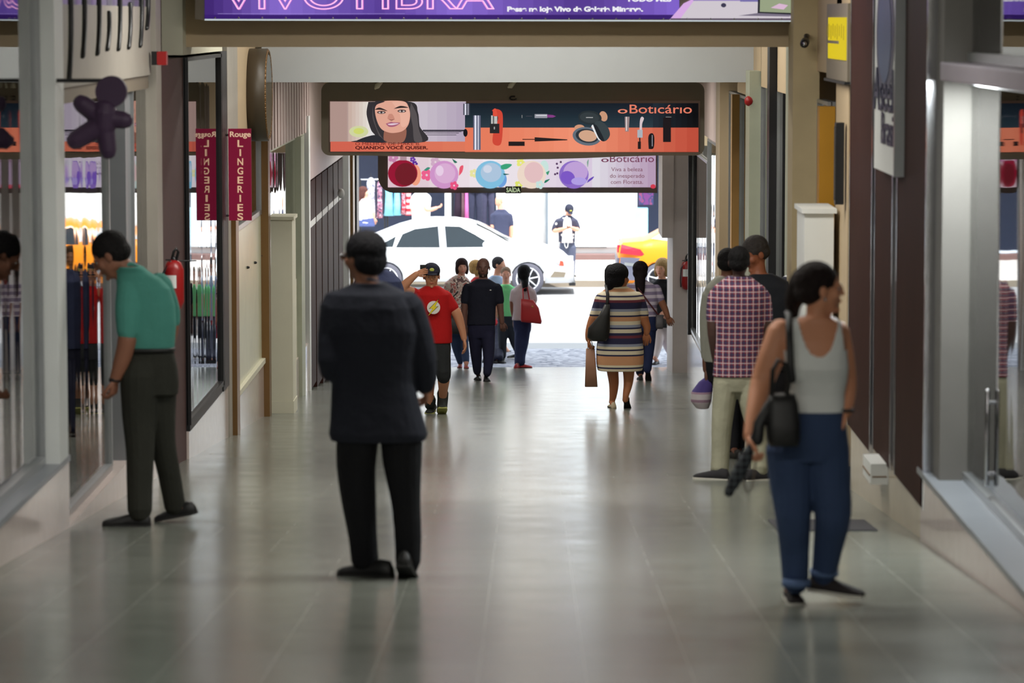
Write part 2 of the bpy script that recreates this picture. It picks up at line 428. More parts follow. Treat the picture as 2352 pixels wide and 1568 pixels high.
# brown panels
def brown_panel(pxa, pxb, z0, z1, X, lab):
    ya_, yb_ = YW(pxb, X), YW(pxa, X)
    t = thing('wall_panel', (X, ya_, z0), lab, 'wall panel', 'brown panels on the right wall')
    bm = bmesh.new(); bx(bm, (0, 0, 0), (.12, yb_-ya_, z1-z0)); mesh_obj('board', bm, M['brown'], t)
    bm = bmesh.new(); bx(bm, (-.006, -.02, 0), (.12, .0, z1-z0)); bx(bm, (-.006, yb_-ya_, 0), (.12, yb_-ya_+.02, z1-z0)); mesh_obj('edge_trim', bm, M['chrome'], t)
    return t
brown_panel(2059, 2124, 2.62, 6.25, XR, 'widest dark brown tall panel, right of the blue and white sign board')
brown_panel(2009, 2048, 2.6, 6.25, XR+.01, 'narrow dark brown tall panel under the blue and white sign board')
brown_panel(1951, 2001, 2.56, 6.25, XR, 'dark brown tall panel just right of the yellow sign and white cabinet')
trim(XR+.02, 2.5, yr(2124), yr(1951), None, 2.6, mat('tan_marble', (188, 176, 156), .2))
trim(2.30, 2.6, 18.9, 24.6, 2.6, 6.3, M['shopback'])
t = thing('floor_box', (XR-.03, yr(2036), Z(1112, yr(2036))), 'small white metal box low on the right wall beneath the brown panels', 'box')
bm = bmesh.new(); bx(bm, (-.06, 0, 0), (.05, .5, .13)); bmesh.ops.bevel(bm, geom=bm.edges[:], offset=.006); mesh_obj('case', bm, M['white'], t)
bm = bmesh.new(); bx(bm, (-.066, .03, .05), (-.058, .47, .058)); bx(bm, (-.05, -.006, .045), (.04, -.0, .052)); mesh_obj('seam', bm, M['gold'], t)
# floor mat
ym0, ym1 = F(1880, 1219), F(1880, 1195)
t = wedge('floor_mat', U(1778, 1207, (ym0+ym1)/2).x, U(2002, 1207, (ym0+ym1)/2).x, ym0, ym1, 0, mat('dark_mat', (60, 58, 62), .9), kind='thing')
bpy.data.objects.remove(t)
bm = bmesh.new(); xa, xb = U(1775, 1207, (ym0+ym1)/2).x, U(2000, 1207, (ym0+ym1)/2).x
v = bx(bm, (xa, ym0, fz(ym0)-.002), (xb, ym1, fz(ym0)+.008))
for k in (2, 3): v[k].co.z = fz(ym1)-.002
for k in (6, 7): v[k].co.z = fz(ym1)+.008
tag(mesh_obj('floor_mat', bm, mat('dark_mat', (60, 58, 62), .9)), 'dark grey flat doormat on the floor behind the woman in white', 'mat')
# white cabinet on the right
yk = 24.9
cabinet('meter_cabinet', 2.02, 2.235, yk, yk+.7, Z(490, yk), M['white'], 'tall white cabinet against right wall behind the woman in white')
# column, alarm, yellow sign shop
yv = 27.0
trim(2.09, 2.30, yv, yv+.5, None, 6.3, mat('warm_column', (176, 158, 122), .6))
trim(2.28, 2.6, yk, yv, 5.0, 6.3, M['tan'])
trim(2.28, 2.6, 24.3, yk+.4, 2.2, 6.3, M['tan'])
trim(2.2, 2.32, yk+.9, yk+1.1, None, 4.75, mat('mustard_post', (170, 120, 20), .5))
window('r', 2.31, yk+1.1, yv, 2.2, 4.78, gm=GLD)
# far right fronts
def rpane(pa, pb, z0, z1, fmx, X=XR+.05, gm=None): return window('r', X, yr(pb), yr(pa), z0, z1, fm_=fmx, gm=gm, fw=.05)
box('pane_backing_far', (3.05, 39, 0), (3.15, 49, 4.6), M['white'], kind='structure')  # this and the next: pale boards added behind the far panes to lighten them
box('pane_backing_end', (2.5, 49, 0), (3.15, 49.1, 4.6), M['white'], kind='structure')
trim(XR+.02, 2.5, 27.6, 43, None, 1.2, M['marble'])
trim(XR+.02, 2.5, 42, 48.6, None, 1.0, M['marble'])
trim(2.18, 2.34, 28.6, 28.95, None, 6.3, M['greenpaint'])
trim(2.2, 2.34, 31.2, 31.5, None, 6.3, M['dark'])
trim(2.16, 2.36, 33.4, 34.0, None, 4.9, M['greenpaint'])
window('r', XR+.05, 28.95, 31.2, 1.9, 5.4, gm=GLD)
window('r', XR+.05, 31.5, 33.4, 1.5, 5.4, gm=GLD)
window('r', XR+.04, 34.0, 36.6, 1.3, 4.6, gm=GLD)
trim(2.18, 2.32, 36.6, 36.8, None, 4.6, mat('amber_post', (196, 150, 84), .5))
window('r', XR+.04, 36.8, 38.6, 1.25, 4.6, gm=GLD)
trim(2.16, 2.36, 38.6, 39.4, None, 4.9, M['tan'])
window('r', XR+.04, 39.4, 43.2, 1.25, 3.9, fm_=M['steel'])
window('r', XR+.04, 43.3, 47.6, 1.05, 3.6, fm_=M['steel'])
trim(XR+.03, 2.4, 39.4, 48.6, 3.9, 4.9, M['pinkfascia'])
trim(XR+.02, 2.5, 27.6, 39.4, 4.75, 6.3, M['tan'])
trim(2.22, 2.27, 47.4, 47.5, 1.0, 3.7, M['dark'])
# entrance pier
NT[0] += 1
trim(2.11, 2.45, F(1560, 856), F(1560, 856)+2.0, None, 3.7, mat('pier_paint', (190, 178, 172), .6))
ye = F(1560, 856)+.02
box('trim_%d' % (NT[0]+1), (1.95, ye-.03, Z(546, ye)), (2.12, ye+1.4, 3.7), mat('pier_paint'), kind='structure'); NT[0] += 1

# ------------------------------------------------------------------ street
pv = mat('stone_paving', (150, 155, 170), .8)
nn, ln, bs = nodes_of(pv)
vo = nn.new('ShaderNodeTexVoronoi'); vo.inputs['Scale'].default_value = 11; tc = nn.new('ShaderNodeTexCoord')
cr = nn.new('ShaderNodeValToRGB'); cr.color_ramp.elements[0].color = rgb((95,100,115)); cr.color_ramp.elements[1].color = rgb((190,190,200))
ln.new(tc.outputs['Object'], vo.inputs['Vector']); ln.new(vo.outputs['Color'], cr.inputs[0]); ln.new(cr.outputs[0], bs.inputs['Base Color'])
box('sidewalk', (-30, 52.7, -.5), (30, 55.7, 0), pv, kind='structure')
box('road', (-60, 55.7, -.6), (60, 70.2, -.12), mat('pale_asphalt', (150, 150, 152), .8, vscale=1), kind='structure')
box('sidewalk_far', (-60, 70.2, -.5), (60, 77, 0), mat('far_paving', (205, 200, 195), .8, var=.12, vscale=3), kind='structure')
box('trim_90', (-60, 70.1, -.3), (60, 70.2, .012), mat('granite_curb', (150, 140, 125), .8), kind='structure')
box('trim_91', (-60, 76.3, 0), (60, 76.8, .12), mat('reddish_step', (120, 92, 88), .7), kind='structure')
# upper floors over the passage shade the pavement
box('wall_front', (-30, 52.72, 3.3), (30, 53.2, 10.5), M['cream'], kind='structure')
box('wall_front_left', (-30, 52.72, -.1), (-3.6, 53.2, 3.3), M['cream'], kind='structure')
box('wall_front_right', (3.2, 52.72, -.1), (30, 53.2, 3.3), M['cream'], kind='structure')
# far shops
fac = mat('far_facade', (232, 232, 230), .7)
def X7(px, d=76.8): return U(px, 500, d).x
def Z7(py, d=76.8): return Z(py, d)
box('far_wall_1', (X7(1140), 76.8, 0), (X7(1463), 77.2, 9), fac, kind='structure')
box('far_wall_2', (X7(1560), 76.8, 0), (40, 77.2, 9), fac, kind='structure')
box('far_wall_3', (-40, 76.8, 2.9), (X7(1140), 77.2, 9), fac, kind='structure')
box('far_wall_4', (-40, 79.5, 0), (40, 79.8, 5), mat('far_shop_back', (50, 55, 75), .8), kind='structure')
box('trim_92', (X7(1285), 76.7, Z7(566)), (X7(1463), 76.8, 4.2), mat('roller_shutter', (225, 235, 240), .5), kind='structure')
box('trim_93', (X7(1253), 76.6, .1), (X7(1259), 76.8, 4.2), mat('grey_downpipe', (110, 120, 130), .5), kind='structure')
box('trim_94', (X7(1285), 76.72, Z7(568)), (X7(1393), 76.76, Z7(562)), M['dark'], kind='structure')
box('trim_95', (X7(1022, 76.6), 76.5, .1), (X7(1036, 76.6), 76.7, 3), fac, kind='structure')
# ------------------------------------------------------------------ signs
class Art:
    """flat printed artwork: coloured shapes laid in one plane, each a hair in front of the last"""
    def __init__(s, d, pre, e=1.0): s.d = d; s.bm = bmesh.new(); s.m = []; s.k = 0; s.pre = pre; s.e = e
    def mi(s, c, e=None):
        n = '%s_%02x%02x%02x' % ((s.pre,)+tuple(int(v) for v in c))
        m = mat(n, c, emit=(e or s.e))
        if m not in s.m: s.m.append(m)
        return s.m.index(m)
    def poly(s, pts, c, e=None):
        s.k += 1; yy = s.d - s.k*.0009
        f = s.bm.faces.new([s.bm.verts.new(U(p[0], p[1], yy)) for p in pts]); f.material_index = s.mi(c, e)
    def rect(s, x0, y0, x1, y1, c, e=None): s.poly([(x0,y0),(x1,y0),(x1,y1),(x0,y1)], c, e)
    def oval(s, cx, cy, rx, ry, c, rot=0, a0=0, a1=360, e=None, n=28):
        r = radians(rot)
        s.poly([(cx+rx*cos(t)*cos(r)-ry*sin(t)*sin(r), cy+rx*cos(t)*sin(r)+ry*sin(t)*cos(r)) for t in [radians(a0+(a1-a0)*i/n) for i in range(n if a1-a0 == 360 else n+1)]], c, e)
    def curve(s, pts, c, n=6, e=None): s.poly([tuple(p) for p in densify([tuple(map(float, p)) for p in pts+[pts[0]]], n)[:-1]], c, e)
    def grad(s, x0, y0, x1, y1, c0, c1, n=12, horiz=True):
        for i in range(n):
            c = [int(a+(b-a)*(i+.5)/n) for a, b in zip(c0, c1)]
            if horiz: s.rect(x0+(x1-x0)*i/n, y0, x0+(x1-x0)*(i+1)/n+.2, y1, c)
            else: s.rect(x0, y0+(y1-y0)*i/n, x1, y0+(y1-y0)*(i+1)/n+.2, c)
            s.k -= 1
        s.k += 1
    def done(s, name, parent):
        me = bpy.data.meshes.new(name); 
        for v in s.bm.verts: v.co -= parent.location
        s.bm.normal_update()
        for f in s.bm.faces:
            if f.normal.y > 0: f.normal_flip()
        s.bm.to_mesh(me); s.bm.free()
        for m in s.m: me.materials.append(m)
        return link(bpy.data.objects.new(name, me), parent)
def lettering(parent, s, px0, py, px1, hpx, d, c, name='lettering', e=1.0, **k):
    """text from px0 to px1 with baseline py and cap height hpx"""
    a, b = U(px0, py, d), U(px1, py, d)
    m = mat('letter_%02x%02x%02x' % tuple(c), c, emit=e) if e else mat('letterp_%02x%02x%02x' % tuple(c), c)
    return text_obj(name, s, a-parent.location, hpx/SC(d), m, parent, width=(b-a).length, ext=k.pop('ext', .002), **k)
def rounded(x0, y0, x1, y1, r, n=6, sag=0):
    P = []
    for cx, cy, a in ((x1-r, y0+r, -90), (x1-r, y1-r, 0), (x0+r, y1-r, 90), (x0+r, y0+r, 180)):
        for i in range(n+1):
            t = radians(a+90*i/n); P.append((cx+r*cos(t), cy+r*sin(t)))
        if sag and a == 0:
            for i in range(1, 10):
                u = i/10; P.append((x1-r-(x1-x0-2*r)*u, y1+sag*max(0, cos(pi*(u-.5))-.45)/.55))
    return P
def lightbox(name, P, d, dep, label, m):
    c = U(sum(p[0] for p in P)/len(P), sum(p[1] for p in P)/len(P), d+dep/2)
    t = thing(name, c, label, 'sign')
    bm = bmesh.new(); prism(bm, [((U(x, y, d)-c).x, (U(x, y, d)-c).z) for x, y in P], -dep/2, dep/2)
    mesh_obj('housing', bm, m, t); return t
# big cosmetics light box
d = 35.6
t = lightbox('light_box_sign', rounded(738, 189, 1618, 357, 20, sag=9), d, .35, 'large rounded taupe light box with orange and black cosmetics advert, hung below the white beam', M['greybox'])
a = Art(d-.004, 'ad')
SH = (128, 112, 108)
a.rect(755, 231, 1608, 349, (60, 46, 38))
a.grad(758, 233, 1070, 326, (170, 140, 132), (212, 205, 205), 8)
a.grad(800, 234, 850, 326, (196, 170, 158), (228, 224, 216), 6)
a.grad(850, 234, 1070, 326, (226, 224, 224), (176, 160, 182), 10)
a.oval(824, 302, 22, 13, (206, 210, 160)); a.oval(824, 301, 12, 7, (204, 212, 110))
a.grad(1068, 237, 1604, 293, (22, 30, 40), (40, 58, 68), 10, False)
a.grad(1500, 237, 1604, 293, (32, 44, 54), (8, 8, 12), 8)
a.grad(759, 325, 1068, 348, (206, 96, 78), (222, 120, 92), 6)
a.grad(1068, 293, 1340, 349, (226, 118, 88), (240, 146, 114), 8)
a.grad(1340, 293, 1604, 349, (240, 146, 114), (186, 74, 56), 10)
# portrait
a.curve([(846, 234), (842, 262), (852, 298), (862, 314), (830, 321), (815, 326), (975, 326), (964, 290), (960, 258), (944, 234)], (52, 48, 52))
a.curve([(944, 236), (957, 262), (962, 296), (970, 324), (952, 324), (948, 290), (942, 258)], (86, 80, 82))
a.curve([(856, 240), (856, 270), (866, 300), (876, 322), (884, 325), (868, 300), (858, 268)], (84, 78, 80))
a.curve([(884, 288), (884, 326), (926, 326), (930, 290)], (150, 98, 82))
a.curve([(866, 234), (861, 252), (866, 278), (876, 296), (892, 304), (908, 305), (926, 300), (938, 286), (942, 264), (938, 244), (928, 233), (896, 231)], (222, 164, 144))
a.curve([(900, 234), (918, 262), (922, 290), (936, 286), (941, 262), (936, 243), (926, 233)], (230, 176, 156))
a.curve([(862, 232), (860, 250), (866, 240), (884, 233)], (52, 46, 50))
a.curve([(860, 252), (872, 247), (890, 255), (874, 252)], (48, 38, 38)); a.curve([(904, 250), (920, 243), (938, 247), (920, 248)], (48, 38, 38))
for (x, y) in ((876, 258), (923, 255)):
    a.oval(x, y, 10, 3.6, (84, 60, 56)); a.oval(x, y+.4, 7, 2.1, (196, 184, 180)); a.oval(x, y+.2, 2.4, 2.2, (52, 44, 48))
a.curve([(893, 262), (890, 272), (897, 275), (906, 273), (901, 262)], (200, 138, 120)); a.curve([(892, 273), (899, 277), (907, 273), (899, 275)], (130, 76, 68))
a.curve([(886, 284), (898, 280), (904, 281), (919, 282), (908, 290), (894, 291)], (166, 92, 118)); a.curve([(890, 284.6), (904, 283), (916, 283.6), (904, 287), (894, 287)], (224, 200, 212))
a.curve([(812, 326), (838, 315), (866, 310), (882, 322), (884, 326)], (42, 42, 50))
# mascara stroke, tubes, lipsticks
for i, y in enumerate((298, 302, 305, 309)): a.rect(971+i*3, y, 1066-i*6, y+(3.4 if i == 0 else 1.2), (40, 36, 48))
a.oval(1069, 305, 5, 9, (20, 18, 24))
a.rect(1064, 238, 1079, 264, (70, 70, 84)); a.rect(1067, 238, 1071, 264, (210, 210, 224)); a.rect(1074, 238, 1076, 264, (170, 170, 184))
a.rect(1087, 265, 1104, 344, (96, 98, 120)); a.rect(1090, 265, 1094, 344, (226, 226, 240)); a.rect(1097, 265, 1100, 344, (196, 198, 214))
a.curve([(1130, 254), (1136, 250), (1150, 254), (1155, 270), (1153, 320), (1146, 334), (1132, 328), (1134, 300), (1144, 270)], (206, 70, 54))
a.rect(1128, 265, 1142, 286, (190, 190, 186)); a.rect(1132, 265, 1135, 286, (90, 90, 90)); a.curve([(1132, 266), (1133, 252), (1139, 250), (1142, 266)], (220, 80, 60))
a.rect(1125, 284, 1147, 306, (38, 38, 40)); a.rect(1134, 291, 1137, 297, (150, 150, 150))
a.rect(1168, 325, 1205, 335, (32, 24, 26)); a.rect(1200, 319, 1232, 321, (70, 36, 30)); a.poly([(1228, 315), (1303, 320), (1303, 322), (1228, 325)], (36, 28, 30))
a.rect(1198, 264, 1200, 271, (120, 120, 120)); a.rect(1208, 266, 1222, 267.4, (70, 70, 80)); a.rect(1228, 262, 1257, 271, (150, 150, 160)); a.rect(1231, 264, 1256, 265.6, (230, 230, 235)); a.poly([(1257, 263), (1270, 264), (1277, 267), (1270, 270), (1257, 270)], (130, 60, 130))
# compacts
a.oval(1386, 267, 9, 12, (200, 150, 120), -20); a.oval(1355, 270, 27, 16, (40, 48, 52), 6); a.oval(1354, 270, 22, 12, (52, 60, 64), 6); a.rect(1346, 269, 1362, 270.6, (190, 190, 190))
a.oval(1331, 294, 12, 8, (206, 150, 120)); a.oval(1348, 313, 33, 21, (96, 108, 120), 8); a.oval(1349, 312, 27, 16, (44, 50, 58), 8); a.oval(1350, 312, 21, 13, (208, 164, 136), 8)
a.curve([(1366, 280), (1380, 278), (1396, 292), (1401, 310), (1392, 323), (1380, 322), (1368, 300)], (56, 66, 70)); a.curve([(1358, 290), (1364, 288), (1380, 318), (1374, 320)], (226, 228, 230)); a.curve([(1362, 286), (1372, 290), (1388, 322), (1376, 318)], (30, 34, 40))
# brushes at the right
a.poly([(1435, 268), (1446, 268), (1444, 302), (1436, 302)], (150, 130, 130)); a.rect(1438, 268, 1440, 300, (230, 220, 220))
a.curve([(1469, 298), (1470, 276), (1474, 268), (1479, 272), (1475, 284), (1474, 300)], (214, 196, 200)); a.rect(1464, 298, 1476, 316, (170, 176, 184)); a.rect(1468, 316, 1471, 326, (40, 30, 30)); a.rect(1465, 325, 1472, 342, (30, 24, 26))
a.curve([(1490, 342), (1489, 316), (1493, 307), (1500, 307), (1503, 318), (1501, 340)], (26, 22, 26)); a.rect(1497, 310, 1499, 336, (140, 140, 150))
a.rect(1523, 270, 1541, 326, (26, 20, 24)); a.rect(1529, 268, 1542, 269.4, (130, 130, 130))
a.done('advert_print', t)
yo = d-.11
lettering(t, 'o', 1419, 260, 1441, 14, yo, (238, 138, 112), bold=.01)
lettering(t, 'Bot\u0131c\u00e1r\u0131o', 1446, 260, 1589, 20, yo, (226, 124, 100), bold=.005)
lettering(t, 'O MELHOR DE MAKE B.', 816, 333.5, 965, 6.8, yo, (112, 32, 28))
lettering(t, 'QUANDO VOC\u00ca QUISER.', 816, 342.5, 983, 7, yo, (70, 14, 16), bold=.03)
bm = bmesh.new()
for q in range(14):
    t0, t1 = radians(20+q*20), radians(40+q*20)
    tube(bm, [U(1179+8*cos(t0), 225+4*sin(t0), d-.02)-t.location, U(1179+8*cos(t1), 225+4*sin(t1), d-.02)-t.location], .008, 6, caps=False)
mesh_obj('hook', bm, M['dark'], t)
def hanger(px, py, d, lab):
    bm = bmesh.new(); tube(bm, [U(px+14, 188, d), U(px+4, 198, d), U(px, py, d)], [.02, .03, .012], 8)
    tag(mesh_obj('tape_strip', bm, M['cream'], None, True), lab, 'tape')
hanger(862, 203, d-.08, 'scrap of pale tape hanging on the left of the big light box')
hanger(1168, 200, d-.08, 'scrap of pale tape hanging at the middle of the big light box')
# second light box at the exit
d = 48.75
P = [(868, 352), (1510, 352), (1510, 443)] + [(905-37*sin(radians(a_)), 405+38*cos(radians(a_))) for a_ in range(0, 91, 15)]
t = lightbox('light_box_sign', P, d, .3, 'pink and white perfume advert light box hanging over the exit to the street', mat('mauve_grey_plastic', (132, 118, 112), .5))
a = Art(d-.004, 'ad', 1.0)
a.grad(891, 350, 1140, 430, (218, 190, 200), (240, 234, 240), 8); a.grad(1140, 350, 1360, 430, (238, 230, 234), (214, 198, 220), 8)
a.grad(1360, 350, 1506, 430, (224, 222, 230), (178, 150, 178), 8)
def flower(cx, cy, r, c):
    for k in range(5): a.oval(cx+r*cos(k*1.257), cy+r*sin(k*1.257), r*.7, r*.7, c)
    a.k -= 0
flower(903, 362, 7, (196, 130, 170)); flower(948, 366, 4, (104, 60, 160)); flower(953, 376, 4, (92, 50, 150)); a.oval(954, 402, 13, 24, (240, 160, 130))
a.oval(925, 398, 34, 31, (150, 24, 52)); a.oval(932, 400, 25, 26, (112, 30, 40)); a.rect(919, 356, 934, 368, (170, 140, 150))
flower(980, 402, 8, (236, 96, 140)); flower(1000, 372, 7, (206, 170, 196)); a.curve([(973, 391), (982, 384), (988, 386), (980, 392)], (60, 140, 120))
a.oval(1020, 401, 33, 32, (206, 148, 200)); a.oval(1022, 398, 24, 23, (216, 172, 210)); a.oval(1010, 392, 9, 12, (230, 204, 228)); flower(1043, 426, 6, (232, 84, 130)); a.curve([(1054, 404), (1056, 384), (1064, 380), (1062, 394)], (230, 90, 110)); a.curve([(1038, 364), (1050, 372), (1044, 374)], (40, 110, 90))
flower(1088, 398, 6, (230, 226, 160)); a.oval(1150, 412, 14, 18, (110, 160, 220))
a.oval(1126, 401, 34, 32, (128, 190, 222)); a.oval(1128, 396, 24, 22, (172, 196, 220)); a.oval(1120, 388, 10, 9, (206, 214, 230)); a.curve([(1150, 380), (1162, 376), (1176, 378), (1164, 388), (1152, 388)], (60, 160, 120)); a.curve([(1156, 398), (1170, 400), (1158, 402)], (40, 100, 100))
flower(1196, 374, 6, (230, 230, 120)); flower(1192, 424, 6, (220, 226, 110)); a.oval(1250, 384, 10, 16, (200, 226, 220))
a.oval(1221, 401, 33, 32, (236, 216, 200)); a.oval(1226, 396, 22, 24, (226, 190, 192)); flower(1240, 424, 6, (196, 224, 220)); a.curve([(1252, 414), (1263, 411), (1256, 418), (1250, 420)], (30, 120, 90)); a.curve([(1254, 396), (1262, 392), (1258, 402)], (60, 150, 110))
for p_ in ((1279, 376), (1281, 385), (1288, 372), (1275, 400), (1280, 398)): a.oval(p_[0], p_[1], 2.5, 2.5, (80, 50, 90))
a.oval(1318, 401, 34, 32, (140, 108, 196)); a.oval(1322, 395, 28, 24, (190, 160, 214)); a.oval(1304, 408, 17, 15, (124, 88, 196), 30); a.oval(1330, 416, 18, 9, (176, 158, 226)); a.curve([(1348, 420), (1352, 412), (1364, 405), (1360, 412)], (100, 70, 180)); a.curve([(1348, 372), (1352, 366), (1350, 384)], (120, 160, 140))
a.oval(1500, 428, 6, 5, (206, 60, 80))
a.done('advert_print', t)
yo = d-.09
lettering(t, 'o', 1381, 372, 1398, 12, yo, (110, 40, 74), bold=.01)
lettering(t, 'Bot\u0131c\u00e1r\u0131o', 1401, 372, 1502, 16, yo, (110, 40, 74))
lettering(t, 'Viva a beleza', 1404, 393, 1476, 9, yo, (122, 66, 84))
lettering(t, 'do inesperado', 1401, 408, 1480, 9, yo, (122, 66, 84))
lettering(t, 'com Floratta.', 1403, 422, 1477, 9, yo, (122, 66, 84))
# exit sign
d = 48.4
c = U(1179, 436, d)
t = thing('exit_sign', c, 'small black exit sign under the perfume light box', 'sign')
bm = bmesh.new(); s_ = SC(d); bx(bm, (-18/s_, 0, -8/s_), (18/s_, .04, 8/s_)); mesh_obj('plate', bm, M['black'], t)
lettering(t, 'SA\u00cdDA', 1163, 441, 1195, 10, d-.004, (196, 214, 170), bold=.02, e=.9)
# telecom banner over the beam
d = 27.3
t = lightbox('light_box_sign', [(448, -70), (1880, -70), (1880, 48), (1856, 50), (468, 46), (448, 44)], d, .45, 'long purple lit telecom banner box on the front of the tan beam', M['greybox'])
a = Art(d-.004, 'ad', 1.0)
a.grad(470, -60, 1560, 43, (100, 74, 168), (116, 84, 190), 6)
a.grad(470, -60, 640, 40, (60, 34, 110), (134, 106, 204), 8); a.grad(640, -60, 860, 40, (134, 106, 204), (92, 66, 156), 8); a.grad(860, -60, 1050, 40, (84, 58, 146), (138, 108, 210), 8)
a.grad(1050, -60, 1330, 40, (138, 108, 210), (82, 54, 140), 8); a.grad(1330, -60, 1560, 40, (82, 54, 140), (130, 100, 206), 8)
a.rect(470, 34, 1560, 44, (54, 26, 108)); a.rect(500, 31, 930, 31.8, (160, 140, 210))
a.poly([(1560, 46), (1588, 0), (1610, -60), (1852, -60), (1852, 47)], (206, 198, 206)); a.poly([(1538, 45), (1570, 8), (1586, 0), (1612, -30), (1620, -30), (1592, 4), (1560, 46)], (214, 170, 226))
a.rect(1592, -60, 1852, 2, (150, 130, 190)); a.rect(1700, -20, 1745, 4, (120, 112, 170)); a.oval(1662, 12, 6, 5, (60, 56, 80)); a.rect(1540, 42, 1852, 47, (96, 84, 100))
a.poly([(1742, -40), (1740, 30), (1826, 34), (1842, -10), (1846, -40)], (40, 40, 48)); a.poly([(1747, -40), (1745, 27), (1823, 30), (1838, -10), (1842, -40)], (150, 160, 130)); a.poly([(1770, 18), (1790, 8), (1810, 12), (1800, 22)], (214, 180, 206)); a.poly([(1696, 36), (1740, 30), (1826, 34), (1812, 38)], (120, 112, 130))
a.poly([(470, 43.5), (1852, 47), (1852, 50), (470, 47)], (196, 206, 210))
a.done('banner_print', t)
def neon(s, x0, x1):
    c_ = U(x0, 20, d-.05)
    text_obj('lettering', s, c_-t.location, 62/SC(d), mat('neon_pink', (244, 150, 216), emit=1.2), t, width=U(x1, 20, d).x-c_.x, outline=.017)
    text_obj('lettering', s, c_-t.location+Vector((0, -.012, 0)), 62/SC(d), mat('neon_core', (255, 214, 240), emit=1.2), t, width=U(x1, 20, d).x-c_.x, outline=.007)
neon('VIVO', 508, 792); neon('FIBRA', 818, 1136)
lettering(t, 'Passe na loja Vivo da Galeria Minerva.', 1165, 26, 1477, 10.5, d-.06, (240, 238, 246), bold=.05)
lettering(t, 'TODO M\u00caS', 1438, 3, 1542, 11, d-.06, (240, 238, 246), bold=.05)
for k in range(26):
    px_ = 494+k*54.2; bm = bmesh.new(); ell(bm, (0, 0, 0), (.009, .012, .009), seg=8, rings=6)
    o = mesh_obj('eyelet', bm, M['chrome'], t, True); o.location = U(px_, 40.5+k*.14, d-.05)-t.location
# red and cream lingerie blade sign
d = 30.9
c = U(551, 401, d+.02)
t = thing('blade_sign', c, 'tall dark red lingerie blade sign with cream letters sticking out from left wall', 'sign')
s_ = SC(d); bm = bmesh.new(); bx(bm, (-26/s_, 0, -105/s_), (26/s_, .04, 105/s_)); mesh_obj('board', bm, mat('crimson_board', (140, 22, 58), emit=.62), t)
lettering(t, 'Rouge', 528, 314, 576, 12, d+.006, (236, 196, 164), bold=.02, e=.8)
for k, ch in enumerate('LINGERIES'):
    cx = 552; wdt = {'I': 3.5}.get(ch, 13)
    lettering(t, ch, cx-wdt/2, 337+k*21, cx+wdt/2, 15.5, d+.006, (232, 186, 152), bold=.02, e=.8)
bm = bmesh.new(); tube(bm, [U(524, 310, d+.03)-c, U(519, 310, d+.03)-c], .01, 8); mesh_obj('bracket', bm, M['dark'], t)
bm = bmesh.new(); tube(bm, [U(524, 495, d+.03)-c, U(519, 495, d+.03)-c], .01, 8); mesh_obj('bracket', bm, M['dark'], t)
# purple figure sign
d = 19.95
c = U(235, 270, d)
t = thing('figure_sign', c, 'dark purple round-headed figure shaped sign hanging on the near left wall', 'sign')
pur = mat('plum_acrylic', (62, 40, 68), .6)
bm = bmesh.new()
def dsk(cx, cy, r):
    prism(bm, [((U(cx+r*cos(2*pi*k/32), cy+r*sin(2*pi*k/32), d)-c).x, (U(cx+r*cos(2*pi*k/32), cy+r*sin(2*pi*k/32), d)-c).z) for k in range(32)], -.03, .03)
dsk(256, 210, 36); mesh_obj('head', bm, pur, t)
bm = bmesh.new()
for (p0, p1, r) in (((235, 272), (188, 238), 21), ((235, 270), (286, 276), 20), ((236, 285), (174, 322), 22), ((240, 285), (248, 346), 20), ((240, 258), (238, 294), 27)):
    tube(bm, [U(p0[0], p0[1], d)-c, U(p1[0], p1[1], d)-c], [r/SC(d)*1.15, r/SC(d)], 16)
b2 = baked(bm, .006, 3); finish('body', b2, pur, t)
bm = bmesh.new(); tube(bm, [U(250, 185, d)-c, Vector((-2.84-c.x, 0, U(200, 185, d).z-c.z))], .012, 8); mesh_obj('bracket', bm, M['dark'], t)
# edge-on raised letters over the near left shop front
t = thing('shop_lettering', (-2.79, 20.6, 5.2), 'black raised shop lettering seen edge-on on near left fascia', 'lettering')
for (px_, pyb, top) in ((172, 178, -20), (203, 128, -20), (236, 122, -20), (258, 112, 30), (283, 112, -20), (306, 108, 10), (332, 104, -20), (347, 64, -20)):
    yy = yl(px_, -2.79); pts = []
    for i in range(7):
        u = i/6; pts.append(Vector((-2.79, yy-.12*(1-u)**3, Z(pyb+(top-pyb)*u, yy)))-t.location)
    bm = bmesh.new(); tube(bm, pts, .018, 8); mesh_obj('letter', bm, M['black'], t, True)
# alarm, cctv, extinguishers
yy = yl(370, -2.72)
t = thing('alarm_beacon', (-2.78, yy+.05, Z(134, yy)), 'small red alarm beacon high on the near left column', 'alarm')
bm = bmesh.new(); bx(bm, (0, 0, -.05), (.04, .1, .05)); mesh_obj('base', bm, M['black'], t)
bm = bmesh.new(); bx(bm, (.04, .0, -.05), (.11, .1, .05)); bmesh.ops.bevel(bm, geom=bm.edges[:], offset=.012); mesh_obj('lens', bm, M['red'], t)
yy = 33.42
t = thing('alarm_beacon', (2.155, yy, Z(232, yy)), 'small round red alarm beacon on far right green column', 'alarm')
bm = bmesh.new(); ell(bm, (0, 0, 0), (.045, .04, .05), seg=14); mesh_obj('lens', bm, M['red'], t, True)
d = 26.8
c = U(1853, 100, d)
t = thing('security_camera', c, 'black security camera on the beige column under beam right end', 'camera')
bm = bmesh.new(); tube(bm, [(-.03, -.14, 0), (-.01, .02, .015)], .035, 12); mesh_obj('camera_body', bm, M['black'], t, True)
bm = bmesh.new(); tube(bm, [(-.03, -.145, 0), (-.03, -.165, 0)], .02, 12); mesh_obj('camera_lens', bm, M['chrome'], t, True)
